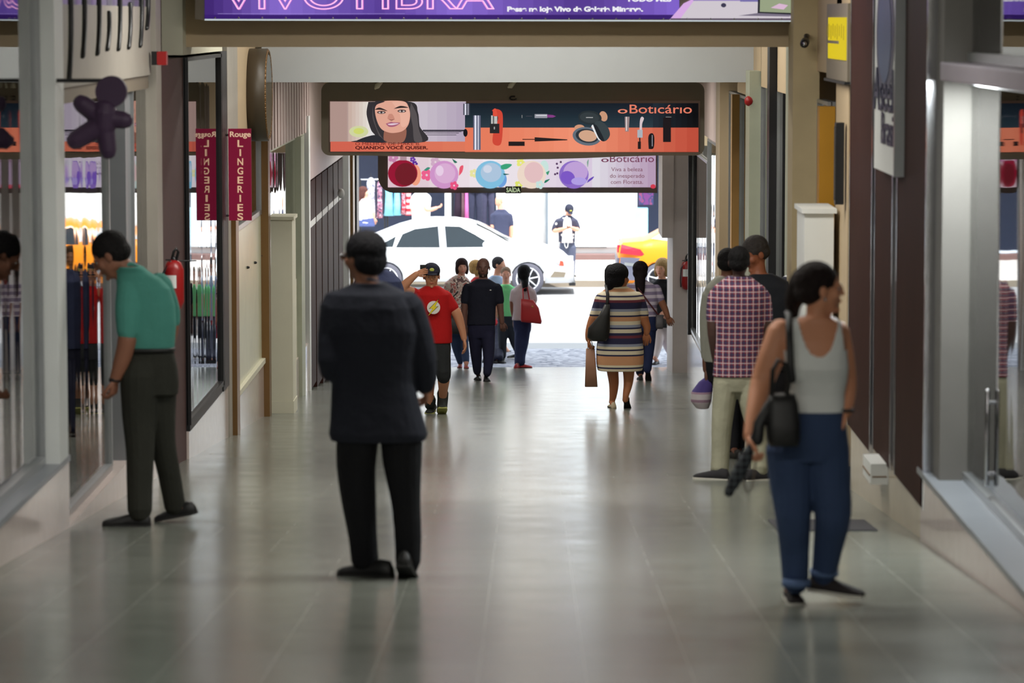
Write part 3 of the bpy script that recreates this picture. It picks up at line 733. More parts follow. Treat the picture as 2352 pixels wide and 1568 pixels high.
bm = bmesh.new(); tube(bm, [(0, 0, .02), (0, .08, .06), (.02, .2, .06)], .018, 8); mesh_obj('mount', bm, M['black'], t, True)
def extinguisher(px, py0, py1, d, side, label, r=.08):
    """py0 top of the handle, py1 foot of the bottle"""
    base = U(px, py1, d); H = (py1-py0)/SC(d)
    t = thing('fire_extinguisher', base, label, 'fire extinguisher')
    bm = bmesh.new(); tube(bm, [(0, 0, r), (0, 0, H*.66)], r, 20); mesh_obj('bottle', bm, M['red'], t, True)
    bm = bmesh.new(); tube(bm, [(0, 0, H*.72), (0, 0, H*.82)], .022, 10); bx(bm, (-.06, -.012, H*.80), (.03, .012, H*.82)); mesh_obj('valve', bm, M['black'], t)
    bm = bmesh.new(); tube(bm, [(.02, 0, H*.80), (.035, 0, H*.93), (.02, 0, H*.99), (-.0, 0, H*.93), (-.012, 0, H*.82)], .011, 8); mesh_obj('handle', bm, M['black'], t, True)
    bm = bmesh.new(); tube(bm, [(-.02, -.03, H*.78), (-.075, -.05, H*.6), (-.085, -.04, H*.3), (-.08, -.03, H*.1)], .010, 8); mesh_obj('hose', bm, M['dark'], t, True)
    bm = bmesh.new(); n = 8
    v0 = [bm.verts.new(((r+.003)*sin(a_), -(r+.003)*cos(a_), H*.38)) for a_ in [(-.75+1.1*i/n) for i in range(n+1)]]
    v1 = [bm.verts.new((v.co.x, v.co.y, H*.58)) for v in v0]
    for i in range(n): bm.faces.new((v0[i], v0[i+1], v1[i+1], v1[i]))
    mesh_obj('bottle_label', bm, M['white'], t)
    bm = bmesh.new(); tube(bm, [(0, 0, H*.79), (side*.16, .05, H*.79)], .006, 6); mesh_obj('wall_bracket', bm, M['dark'], t)
    return t
extinguisher(1576, 582, 666, ye-.12, 1, 'red fire extinguisher hanging on the pier at the right of the exit', .075)
extinguisher(400, 568, 716, dcol-.12, 1, 'red fire extinguisher on left column behind the man in green', .075)
# yellow lit sign, blue and white board on the right wall
ya_, yb_ = yr(1937, 2.24), yr(1894, 2.24)
t = thing('wall_sign', (2.25, ya_, Z(178, ya_)), 'yellow lit sign panel high on right wall beside the brown panels', 'sign')
z1 = Z(40, (ya_+yb_)/2)
bm = bmesh.new(); bx(bm, (0, -.05, -.03), (.05, yb_-ya_+.1, z1-t.location.z+.1)); mesh_obj('case', bm, M['greybox'], t)
bm = bmesh.new(); H = z1-t.location.z; bx(bm, (-.008, .02, .12), (0, yb_-ya_-.1, H)); mesh_obj('face', bm, mat('lit_yellow', (232, 206, 20), emit=.85), t)
bm = bmesh.new(); bx(bm, (-.012, (yb_-ya_)*.35, H*.55), (-.008, yb_-ya_-.1, H*.60)); mesh_obj('bar', bm, M['greybox'], t)
bm = bmesh.new(); bx(bm, (-.02, -.05, -.05), (.05, yb_-ya_+.1, -.03)); mesh_obj('bottom_rail', bm, M['dark'], t)
for k in range(9):
    bm = bmesh.new(); bx(bm, (-.011, .15+k*.17, H*(.62+.03*(k % 3))), (-.008, .17+k*.17, H*(.86+.03*(k % 2)))); mesh_obj('letter_stroke', bm, mat('ochre_print', (160, 140, 20), .6), t)
ya_, yb_ = yr(2052, 2.20), yr(2004, 2.20)
t = thing('wall_sign', (2.20, ya_, 0), 'white sign board with dark blue emblem and lettering between brown panels', 'sign')
zb = Z(395, (ya_+yb_)/2); t.location.z = zb
bm = bmesh.new(); bx(bm, (0, 0, 0), (.05, yb_-ya_, 6.2-zb)); mesh_obj('board', bm, M['white'], t)
bm = bmesh.new(); bx(bm, (-.012, -.04, -.0), (.06, 0, 6.2-zb)); mesh_obj('edge_trim', bm, M['steel'], t)
nb = mat('navy_print', (28, 36, 74), .4); nb2 = mat('blue_print', (30, 66, 112), .4)
L_ = yb_-ya_; zc = Z(60, (ya_+yb_)/2)-zb
bm = bmesh.new()
for (r0, mi, dx) in ((.40, 0, -.004), (.30, 1, -.007)):
    f = bm.faces.new([bm.verts.new((dx, L_*.5+1.15*r0*cos(a_)*L_*.9, zc-.05+1.0*r0*sin(a_))) for a_ in [2*pi*i/40 for i in range(40)]]); f.material_index = mi
mesh_obj('emblem', bm, [nb, nb2], t)
z2 = Z(255, (ya_+yb_)/2)-zb; z3 = Z(330, (ya_+yb_)/2)-zb
def side_text(s, z, h, w, m, y_=None):
    # reads along the wall, towards the street from the left
    text_obj('lettering', s, Vector((-.008, L_-.02 if y_ is None else y_, z)), h, m, t, width=w, ext=.003, rot=(pi/2, 0, -pi/2))
side_text('Aseel', z2, .27, L_*.9, nb); side_text('Brasil', z3, .2, L_*.6, nb, L_*.6)
# round curtain of dark rope on column
t = thing('wall_speaker', (2.22, yk-.5, Z(470, yk-.5)), 'narrow black textured column strip hung beside the brown panels', 'column speaker')
bm = bmesh.new(); bx(bm, (-.02, 0, 0), (.04, .12, Z(282, yk-.5)-t.location.z)); bmesh.ops.bevel(bm, geom=bm.edges[:], offset=.01); mesh_obj('speaker_body', bm, M['dark'], t)
bm = bmesh.new(); bx(bm, (-.024, .01, .03), (-.018, .11, Z(282, yk-.5)-t.location.z-.03)); mesh_obj('grille', bm, mat('grille_mesh', (60, 55, 52), .8, bump=.6, bscale=80), t)
# ------------------------------------------------------------------ people
def skin(c): return mat('skin_%02x%02x%02x' % tuple(c), c, .55, var=.04)
def hand(bm, w, d, nrm, side, s=1.0, curl=.5, spread=.12):
    """w wrist, d direction of the fingers, nrm way the palm faces, side +1/-1 thumb side, appended as separate finger tubes"""
    d = d.normalized(); nrm = (nrm - d*nrm.dot(d)).normalized(); lat = d.cross(nrm).normalized()*side
    ks = []
    for i, (o, ln_) in enumerate(((.030, .078), (.010, .086), (-.011, .080), (-.030, .064))):
        dd = (d + lat*(.30*(1.2-i*.8)*spread)).normalized()
        k = w + d*(.088-.004*abs(i-1))*s + lat*o*s
        tube(bm, [w + lat*o*.55*s + d*.008*s, w + lat*o*.85*s + d*.05*s, k], [.015*s, .0155*s, .0125*s], 8)
        p = k; a = curl*.7; pts = [k]; r = [.0105*s]
        for j, f in enumerate((.45, .32, .23)):
            v = dd*cos(a) + nrm*sin(a); p = p + v*ln_*f*s; pts.append(p); r.append((.0095-.0009*j)*s); a += curl*.8
        tube(bm, pts, r, 8)
    q0 = w + lat*.026*s + d*.02*s; q1 = w + lat*.046*s + d*.048*s + nrm*.012*s; q2 = q1 + (d*.8+lat*.35+nrm*.35*curl)*.034*s; q3 = q2 + (d*.95+nrm*.3*curl)*.026*s
    tube(bm, [q0, q1, q2, q3], [.016*s, .0135*s, .011*s, .0095*s], 8)
def shoe_mesh(root, toe, yaw, pitch, L, m, sole, name='shoe', flat=False, base=None):
    """toe = ground point under the ball of the foot (local); yaw: 0 = pointing away from the camera, 90 = to the right"""
    R = Matrix.Rotation(-radians(yaw), 3, 'Z') @ Matrix.Rotation(-radians(pitch), 3, 'X')
    k = L/.28
    st = [(-.20,.024,.050),(-.185,.033,.085 if not flat else .06),(-.14,.036,.092 if not flat else .05),(-.09,.035,.080 if not flat else .038),(-.03,.042,.062 if not flat else .034),(.02,.047,.050 if not flat else .036),(.060,.045,.040),(.080,.033,.030)]
    bm = bmesh.new(); rs = []
    for (y, hw, h) in st:
        r = []
        for i in range(14):
            t = 2*pi*i/14; x = hw*cos(t); z = .014+(h-.014)*max(0, sin(t)) if sin(t) > 0 else .014+.006*sin(t)
            r.append(bm.verts.new(toe + R @ Vector((x*k, y*k, z*k))))
        rs.append(r)
    loop_faces(bm, rs); mesh_obj(name, bm, m, root, True)
    bm = bmesh.new(); rs = []
    for z in (0, .016):
        pts = [(hw+.003, y) for (y, hw, h) in st]
        r = [bm.verts.new(toe + R @ Vector((x*k, y*k, z*k))) for x, y in pts] + [bm.verts.new(toe + R @ Vector((-x*k, y*k, z*k))) for x, y in pts[::-1]]
        rs.append(r)
    n = len(rs[0]); bm.faces.new(rs[0]); bm.faces.new(rs[1])
    for i in range(n): bm.faces.new((rs[0][i], rs[0][(i+1)%n], rs[1][(i+1)%n], rs[1][i]))
    mesh_obj('sole', bm, sole, COL_LAST[0] if False else root)
    return R
COL_LAST = [None]
def split_poly(P, t0, t1):
    """piece of a list of tuples between fractional indices"""
    def at(t):
        i = min(int(t), len(P)-2); f = t-i; return [a+(b-a)*f for a, b in zip(P[i], P[i+1])]
    t1 = min(t1, len(P)-1); out = [at(t0)]; i = int(t0)+1
    while i < t1: out.append(list(P[i])); i += 1
    out.append(at(t1)); return out
def garment(name, parts, vox, m, root, it=3):
    bm = bmesh.new()
    for p in parts: p(bm)
    return finish(name, baked(bm, vox, it), m, root)

def person(label, d, torso, head, neck, arms, legs, skin_c, hair_c, top, bottom, shoes=None, hair=None, beard=None, under=None,
           face=True, cap=None, torso_dy=0, cat='person', hips=None, belly=1.0, ponytail=None, group=None, z0=None, sexy=None, eyes=True, hd=None):
    """torso: rings (cx, y, half width) in photo pixels, top to bottom; hips the same for the trousers.
    arms/legs: dict(j=[(x, y, r, dy)...], ...).  All pixels are turned into metres at the distance d."""
    s = SC(d)
    gx = sum(l['foot'][0] for l in legs)/len(legs) if legs else torso[-1][0]
    base = Vector((U(gx, 700, d).x, d, fz(d) if z0 is None else z0))
    root = thing('person', base, label, cat, group)
    def W(x, y, dy=0): return U(x, y, d+dy)-base
    vox = max(.006, min(.016, 2.0/s)); B = 14/s if s < 200 else 0
    sk = skin(skin_c); HD = hd or {}
    dep = lambda hw: max(.085, min(.15, hw/s*.62))*belly
    # --- skin: one continuous body
    bm = bmesh.new()
    tr = [(W(c[0], c[1], torso_dy+(c[3] if len(c) > 3 else 0)), c[2]/s, (c[4] if len(c) > 4 else dep(c[2]))) for c in torso]
    sleeveless = top.get('tank')
    shr = .0 if sleeveless else .012
    allr = tr + ([(W(c[0], c[1], torso_dy+(c[3] if len(c) > 3 else 0)), c[2]/s, (c[4] if len(c) > 4 else dep(c[2]))) for c in hips] if hips else [])
    ring_loft(bm, [(c, max(.03, hw-shr), max(.03, hd_-shr)) for c, hw, hd_ in allr])
    hx, hy, hh, yaw, pitch = head[:5]; roll = head[5] if len(head) > 5 else 0
    hdy = head[6] if len(head) > 6 else torso_dy
    H = hh/s; hc = W(hx, hy, hdy)
    Rh = Matrix.Rotation(-radians(yaw), 3, 'Z') @ Matrix.Rotation(radians(pitch), 3, 'X') @ Matrix.Rotation(radians(roll), 3, 'Y')
    def hp(x, y, z): return hc + Rh @ Vector((x*H, y*H, z*H))
    def he(b, c, r, mi=0, seg=16, rings=10): ell(b, hp(*c), (r[0]*H, r[1]*H, r[2]*H), Rh, seg, rings, mi)
    he(bm, (0,-.05,.13), (.325,.40,.365)); he(bm, (0,.10,-.08), (.265,.27,.35)); he(bm, (0,.13,-.33), (.17,.19,.155)); he(bm, (0,.0,-.2), (.245,.27,.22))
    he(bm, (0,.385,-.03), (.042,.06,.10)); he(bm, (0,.42,-.10), (.055,.06,.045)); he(bm, (0,.315,.075), (.22,.06,.045))
    he(bm, (0,.345,-.235), (.095,.05,.05)); he(bm, (0,.315,-.40), (.07,.05,.055)); he(bm, (.15,.22,-.09), (.12,.12,.12)); he(bm, (-.15,.22,-.09), (.12,.12,.12))
    nk = neck
    tube(bm, [hp(0, -.04, -.05), W(nk[0], nk[1], torso_dy), W(nk[0], nk[1]+nk[2]*.9, torso_dy)], [nk[2]/s, nk[2]/s*1.02, nk[2]/s*1.35], 16)
    tb, bb = top.get('sleeve', 0), bottom.get('len', 9)
    handinfo = []
    for a in arms:
        J = densify([tuple(map(float, (j[0], j[1], j[2], (j[3] if len(j) > 3 else 0)+torso_dy))) for j in a['j']], 3)
        a['J'] = J; se = a.get('sleeve', tb)*3
        tube(bm, [W(j[0], j[1], j[3]) for j in J], [j[2]/s*(.80 if i < se else 1.0) for i, j in enumerate(J)], 14)
    legs_ = []
    for l in legs:
        fx, fy = l['foot'][:2]; fdy = l.get('dy')
        if fdy is None: fdy = F(fx, fy)-d if z0 is None else 0
        fp = W(fx, fy, fdy)
        j3 = [tuple(map(float, (j[0], j[1], j[2], (j[3] if len(j) > 3 else fdy*min(1, i/(len(l['j'])-1)))))) for i, j in enumerate(l['j'])]
        J = densify(j3, 3); l['J'] = J; l['fp'] = fp
        le = bb*3
        tube(bm, [W(j[0], j[1], j[3]) for j in J], [j[2]/s*(.78 if i < le else 1.0) for i, j in enumerate(J)], 14)
        # the foot inside the shoe keeps the body in one piece
        R = Matrix.Rotation(-radians(l['yaw']), 3, 'Z') @ Matrix.Rotation(-radians(l.get('pitch', 0)), 3, 'X')
        an = W(*[J[-1][i] for i in (0, 1, 3)])
        k = l.get('L', .27)/.28
        tube(bm, [an, fp + R @ Vector((0, -.13*k, .048)), fp + R @ Vector((0, 0, .026)), fp + R @ Vector((0, .035*k, .024))], [.035, .033, .018, .013], 10)
    b2 = baked(bm, vox, 3)
    for e in (1, -1):
        ell(b2, hp(e*.318, -.02, -.03), (.03*H, .085*H, .115*H), Rh @ Matrix.Rotation(e*.25, 3, 'Z'), 10, 8)
    for a in arms:
        J = a['J']; w0 = W(J[-1][0], J[-1][1], J[-1][3]); dr = (w0 - W(J[-2][0], J[-2][1], J[-2][3])).normalized()
        if 'hand' in a: dr = Vector(a['hand']).normalized()
        a['w'] = w0; a['d'] = dr
        if not a.get('nohand'): hand(b2, w0, dr, Vector(a.get('palm', (0, 1, 0))), a.get('thumb', 1), a.get('hs', .98), a.get('curl', .5))
    finish('body', b2, sk, root)
    # --- face
    if face:
        ey = mat('eye_dark', (30, 24, 22), .3); ew = mat('eye_white', (200, 196, 190), .4)
        br = mat('brow_%02x%02x%02x' % tuple(hair_c), [v*.8 for v in hair_c], .8)
        if s > 130:
            for e in (1, -1):
                bm = bmesh.new(); he(bm, (e*.125, .305, .01), (.05, .03, .03), seg=10, rings=6); eo = mesh_obj('eye', bm, ew, root, True)
                bm = bmesh.new(); he(bm, (e*.125, .326, .01), (.026, .016, .026), seg=8, rings=6); mesh_obj('iris', bm, ey, eo, True)
                bm = bmesh.new(); he(bm, (e*.125, .338, .085), (.07, .03, .014), seg=10, rings=6); mesh_obj('eyebrow', bm, br, root, True)
            bm = bmesh.new(); he(bm, (0, .375, -.235), (.085, .028, .024), seg=12, rings=6); mesh_obj('lips', bm, mat('lips_%02x' % skin_c[0], (min(255, skin_c[0]*.92), skin_c[1]*.66, skin_c[2]*.68), .5), root, True)
    if beard:
        bm = bmesh.new(); he(bm, (0,.12,-.35), (.21,.225,.14)); he(bm, (.17,.08,-.22), (.09,.16,.14)); he(bm, (-.17,.08,-.22), (.09,.16,.14))
        finish('beard', baked(bm, max(.006, vox*.8), 2), mat('hair_%02x%02x%02x' % tuple(beard), beard, .9, var=.2, vscale=40), root)
    hm = mat('hair_%02x%02x%02x' % tuple(hair_c), [v*.75 for v in hair_c], .75, var=.25, vscale=40, bump=.5, bscale=60, spec=.2)
    hair = hair or 'short'
    if hair != 'bald':
        def hb(bm):
            he(bm, (0,-.09,.165), (.355,.425,.375)); he(bm, (0,-.20,-.02), (.33,.30,.27))
            if hair in ('full', 'long', 'bob'): he(bm, (0,-.10,.18), (.40,.46,.39)); he(bm, (.0,-.22,-.05), (.38,.32,.34))
            if hair in ('long', 'bob'):
                for e in (1, -1): he(bm, (e*.30,-.02,-.12), (.12,.22,.36))
            if hair == 'bob': he(bm, (0,-.16,-.16), (.38,.34,.3))
            for q in (ponytail or []):
                J = densify([tuple(map(float, (j[0], j[1], j[2], (j[3] if len(j) > 3 else 0)+hdy))) for j in q], 3)
                tube(bm, [W(j[0], j[1], j[3]) for j in J], [j[2]/s for j in J], 12)
        garment('hair', [hb], max(.006, vox*.9), hm, root, 3)
    if cap:
        cm_ = cloth('cap_%02x%02x%02x' % tuple(cap), cap)
        bm = bmesh.new(); he(bm, (0,-.04,.22), (.37,.44,.34)); he(bm, (0,.12,.20), (.33,.36,.14)); he(bm, (0,.42,.14), (.24,.30,.035))
        co = finish('cap', baked(bm, max(.006, vox*.8), 2), cm_, root)
        if s > 100:
            bm = bmesh.new(); he(bm, (0,.41,.32), (.10,.03,.08), seg=10, rings=6); mesh_obj('cap_badge', bm, mat('cap_badge', (190, 196, 90), .6), co, True)
    # --- clothes
    inf = .008
    tm = top['m']
    def torso_part(bm):
        rr = tr[top.get('skip', 0):]
        ring_loft(bm, [(c, hw+inf, hd_+inf) for c, hw, hd_ in rr])
    parts = [torso_part]
    for a in arms:
        se = a.get('sleeve', tb)
        if se > 0:
            J = split_poly(a['J'], 0, min(se*3, len(a['J'])-1))
            parts.append(lambda bm, J=J: tube(bm, [W(j[0], j[1], j[3]) for j in J], [j[2]/s*(1.06 if se < 1 else 1.0)+inf*.6 for j in J], 16))
    extra = top.get('extra')
    if extra: parts.append(lambda bm: extra(bm, W, s))
    if sleeveless:
        bm = bmesh.new()
        for p in parts: p(bm)
        b3 = baked(bm, vox, 3)
        f = sleeveless
        q = lambda co: f(co, W, s)
        bmesh.ops.delete(b3, geom=[v for v in b3.verts if not q(v.co)], context='VERTS')
        go = finish(top.get('name', 'top'), b3, tm, root)
        sm = go.modifiers.new('t', 'SOLIDIFY'); sm.thickness = .005
    else:
        garment(top.get('name', 'shirt'), parts, vox, tm, root)
    if bottom.get('m'):
        def hippart(bm):
            rr = [(W(c[0], c[1], torso_dy+(c[3] if len(c) > 3 else 0)), c[2]/s, (c[4] if len(c) > 4 else dep(c[2]))) for c in hips]
            ring_loft(bm, [(c, hw+.006, hd_+.004) for c, hw, hd_ in rr])
        parts = [hippart] if hips else []
        for l in legs:
            J = split_poly(l['J'], 0, min(bb*3, len(l['J'])-1))
            parts.append(lambda bm, J=J: tube(bm, [W(j[0], j[1], j[3]) for j in J], [j[2]/s+.004 for j in J], 16, flat=1.08))
        garment(bottom.get('name', 'trousers'), parts, vox, bottom['m'], root)
    if shoes:
        for l in legs:
            if l.get('high'):
                bm = bmesh.new(); J = l['J'][-1]; a0 = W(J[0], J[1], J[3]); Rq = Matrix.Rotation(-radians(l['yaw']), 3, 'Z') @ Matrix.Rotation(-radians(l.get('pitch', 0)), 3, 'X')
                tube(bm, [a0+Vector((0, 0, .06)), a0, l['fp']+Rq @ Vector((0, -.13, .05)), l['fp']+Rq @ Vector((0, -.05, .045))], [.062, .058, .055, .045], 14); mesh_obj('shoe_collar', bm, shoes[0], root, True)
            shoe_mesh(root, l['fp'], l['yaw'], l.get('pitch', 0), l.get('L', .28), shoes[0], shoes[1], name=shoes[2] if len(shoes) > 2 else 'shoe', flat=len(shoes) > 2)
    root['_s'] = s
    return root, W, s, hp, H, Rh

# materials with a pattern of their own
def banded(name, bands, z_of, rough=.85):
    """horizontal bands along local z; bands = [(z in metres from the top going down, colour)]"""
    m = mat(name, (200,200,200), rough, bump=.3, bscale=9); nn, ln, bs = nodes_of(m)
    tc = nn.new('ShaderNodeTexCoord'); sx = nn.new('ShaderNodeSeparateXYZ'); ln.new(tc.outputs['Object'], sx.inputs[0])
    mr = nn.new('ShaderNodeMapRange'); mr.inputs['From Min'].default_value = z_of[0]; mr.inputs['From Max'].default_value = z_of[1]
    ln.new(sx.outputs['Z'], mr.inputs[0]); cr = nn.new('ShaderNodeValToRGB'); cr.color_ramp.interpolation = 'CONSTANT'
    el = cr.color_ramp.elements
    for i, (p, c) in enumerate(bands):
        e = el[i] if i < 2 else el.new(p)
        e.position = p; e.color = rgb(c)
    ln.new(mr.outputs[0], cr.inputs[0]); ln.new(cr.outputs[0], bs.inputs['Base Color']); return m
def plaid(name, base, c1, c2, step):
    m = mat(name, base, .85, bump=.3, bscale=9); nn, ln, bs = nodes_of(m)
    tc = nn.new('ShaderNodeTexCoord'); sx = nn.new('ShaderNodeSeparateXYZ'); ln.new(tc.outputs['Object'], sx.inputs[0])
    def bandf(sock, ph, wd, st):
        a = nn.new('ShaderNodeMath'); a.operation = 'MULTIPLY_ADD'; a.inputs[1].default_value = 1/st; a.inputs[2].default_value = ph; ln.new(sock, a.inputs[0])
        b = nn.new('ShaderNodeMath'); b.operation = 'FRACT'; ln.new(a.outputs[0], b.inputs[0])
        c = nn.new('ShaderNodeMath'); c.operation = 'LESS_THAN'; c.inputs[1].default_value = wd; ln.new(b.outputs[0], c.inputs[0]); return c.outputs[0]
    col = None
    prev = rgb(base)
    cur = None
    for (sock, ph, wd, c, f) in ((sx.outputs['X'], 0, .42, c1, .75), (sx.outputs['Z'], 0, .42, c1, .75), (sx.outputs['X'], .3, .12, c2, .8), (sx.outputs['Z'], .3, .12, c2, .8)):
        mx = nn.new('ShaderNodeMix'); mx.data_type = 'RGBA'
        fm_ = nn.new('ShaderNodeMath'); fm_.operation = 'MULTIPLY'; fm_.inputs[1].default_value = f; ln.new(bandf(sock, ph, wd, step), fm_.inputs[0])
        ln.new(fm_.outputs[0], mx.inputs[0]); mx.inputs[7].default_value = rgb(c)
        if cur is None: mx.inputs[6].default_value = rgb(base)
        else: ln.new(cur, mx.inputs[6])
        cur = mx.outputs[2]
    ln.new(cur, bs.inputs['Base Color']); return m
def blotch(name, cols, scale=14):
    m = mat(name, cols[0], .85); nn, ln, bs = nodes_of(m)
    tc = nn.new('ShaderNodeTexCoord'); n = nn.new('ShaderNodeTexNoise'); n.inputs['Scale'].default_value = scale; n.inputs['Detail'].default_value = 1
    ln.new(tc.outputs['Object'], n.inputs['Vector']); cr = nn.new('ShaderNodeValToRGB'); cr.color_ramp.interpolation = 'CONSTANT'; el = cr.color_ramp.elements
    for i, c in enumerate(cols):
        p = .0 if i == 0 else .36+.30*i/len(cols)
        e = el[i] if i < 2 else el.new(p); e.position = p; e.color = rgb(c)
    ln.new(n.outputs['Fac'], cr.inputs[0]); ln.new(cr.outputs[0], bs.inputs['Base Color']); return m
SUIT = cloth('charcoal_wool', (34, 36, 46)); BLK = cloth('black_cloth', (24, 24, 28)); NAVY = cloth('navy_cloth', (30, 32, 50))
DENIM = cloth('blue_denim', (54, 70, 102)); DDEN = cloth('dark_denim', (36, 44, 78)); KHAKI = cloth('khaki_cotton', (150, 148, 128))
leather = mat('black_leather', (20, 19, 20), .5); rubber = mat('pale_rubber', (200, 196, 186), .6); drub = mat('dark_rubber', (28, 26, 26), .6)

# 1 --- man in the dark suit
d = F(900, 1328)
PX = [(850,648,32),(848,658,52),(847,674,84),(850,705,99),(856,760,104),(856,830,94),(857,880,92),(862,930,99),(867,970,106),(869,995,111),(869,1010,106)]
r, W, s, hp, H, Rh = person('man in a dark suit jacket and glasses seen from behind, walking nearest on the left', d,
  PX, (834, 591, 114, -46, 0, 0, .03), (842, 648, 27), 
  [dict(j=[(772,702,34,0),(766,770,34,.0),(766,846,31,-.02),(800,800,26,.22),(838,760,22,.34)], sleeve=3.6, hand=(.3,.6,.5), palm=(1,0,0), thumb=-1, curl=.9),
   dict(j=[(936,704,35,0),(958,765,33,.02),(972,830,30,.03),(976,880,23,.06)], sleeve=3.0, hand=(.1,.5,-.9), palm=(-1,0,0), thumb=1, curl=.8)],
  [dict(j=[(822,1000,48,0),(818,1070,44),(824,1150,39),(833,1230,32),(838,1285,31)], foot=(815,1322), yaw=-68, L=.30),
   dict(j=[(922,990,48,0),(924,1060,44),(932,1150,33),(937,1230,30),(937,1290,28)], foot=(936,1326), yaw=5, pitch=24, L=.30)],
  (150, 100, 76), (34, 32, 38), dict(m=SUIT, name='jacket', skip=0), dict(m=BLK, name='trousers'), shoes=(leather, drub), hair='full', hips=[(868,950,86),(869,985,92),(870,1002,88)])
bm = bmesh.new(); tube(bm, [W(818, 652, 0), W(848, 640, -.06), W(882, 652, 0), W(850, 660, .07), W(818, 652, 0)], .009, 10); mesh_obj('collar', bm, mat('grey_collar', (90, 92, 104), .8), r, True)
bm = bmesh.new(); tube(bm, [hp(.33, 0, .02), hp(.30, .34, .03), hp(.16, .42, .03)], .004, 6); tube(bm, [hp(-.33, 0, .02), hp(-.30, .34, .03), hp(-.16, .42, .03)], .004, 6); tube(bm, [hp(-.2, .42, .03), hp(.2, .42, .03)], .004, 6)
gl_ = mesh_obj('glasses', bm, M['black'], r, True)
for e in (1, -1):
    bm = bmesh.new(); he_c = hp(e*.14, .43, 0); ell(bm, he_c, (.075*H*1.2, .01*H, .06*H*1.2), Rh, 14, 8); mesh_obj('lens', bm, M['chrome'], gl_, True)

# 2 --- man in the teal polo, leaning over to look at the window
d = F(320, 1204)
TEAL = cloth('teal_pique', (74, 138, 126))
r, W, s, hp, H, Rh = person('man in a teal polo shirt leaning forward to look into the left shop window', d,
  [(300,612,24,-.02),(306,624,34),(318,640,48),(330,662,58),(337,700,62),(340,745,62),(341,785,58),(341,806,56)],
  (253, 587, 104, -84, -32), (292, 618, 21), 
  [dict(j=[(300,660,30,-.02),(294,712,28,-.08),(292,780,22,-.10),(278,835,19,-.10),(264,872,13,-.1)], sleeve=1.75, hand=(-.15,0,-1), palm=(-.8,.3,0), thumb=-1, curl=1.0),
   dict(j=[(366,655,28,.1),(390,712,22,.16),(394,765,15,.17),(380,810,13,.2)], sleeve=1.5, curl=.7)],
  [dict(j=[(322,860,46,-.03),(320,950,39,-.03),(322,1030,32),(321,1100,29),(321,1172,27)], foot=(268,1208), yaw=-86, L=.29),
   dict(j=[(366,850,42,.06),(368,940,35,.08),(375,1020,28),(390,1095,25),(402,1162,24)], foot=(385,1192), dy=.22, yaw=-80, pitch=12, L=.27)],
  (136, 88, 66), (30, 26, 26), dict(m=TEAL, sleeve=1.75, name='polo_shirt'), dict(m=cloth('olive_black_twill', (46, 46, 40))), shoes=(leather, drub), hips=[(340,806,57),(343,840,62),(345,875,64),(345,905,62)])
bm = bmesh.new(); ring_loft(bm, [(W(340, 797), .165, .115), (W(340, 806), .165, .115)]); mesh_obj('belt', bm, leather, r, True)
bm = bmesh.new(); ring_loft(bm, [(W(264, 868, -.1), .036, .034), (W(264, 876, -.1), .036, .034)]); mesh_obj('wristwatch', bm, leather, r, True)
bm = bmesh.new(); tube(bm, [W(272, 622, -.04), W(300, 606, -.04), W(328, 616, .02), W(306, 630, .08)], .014, 8); mesh_obj('collar', bm, TEAL, r, True)

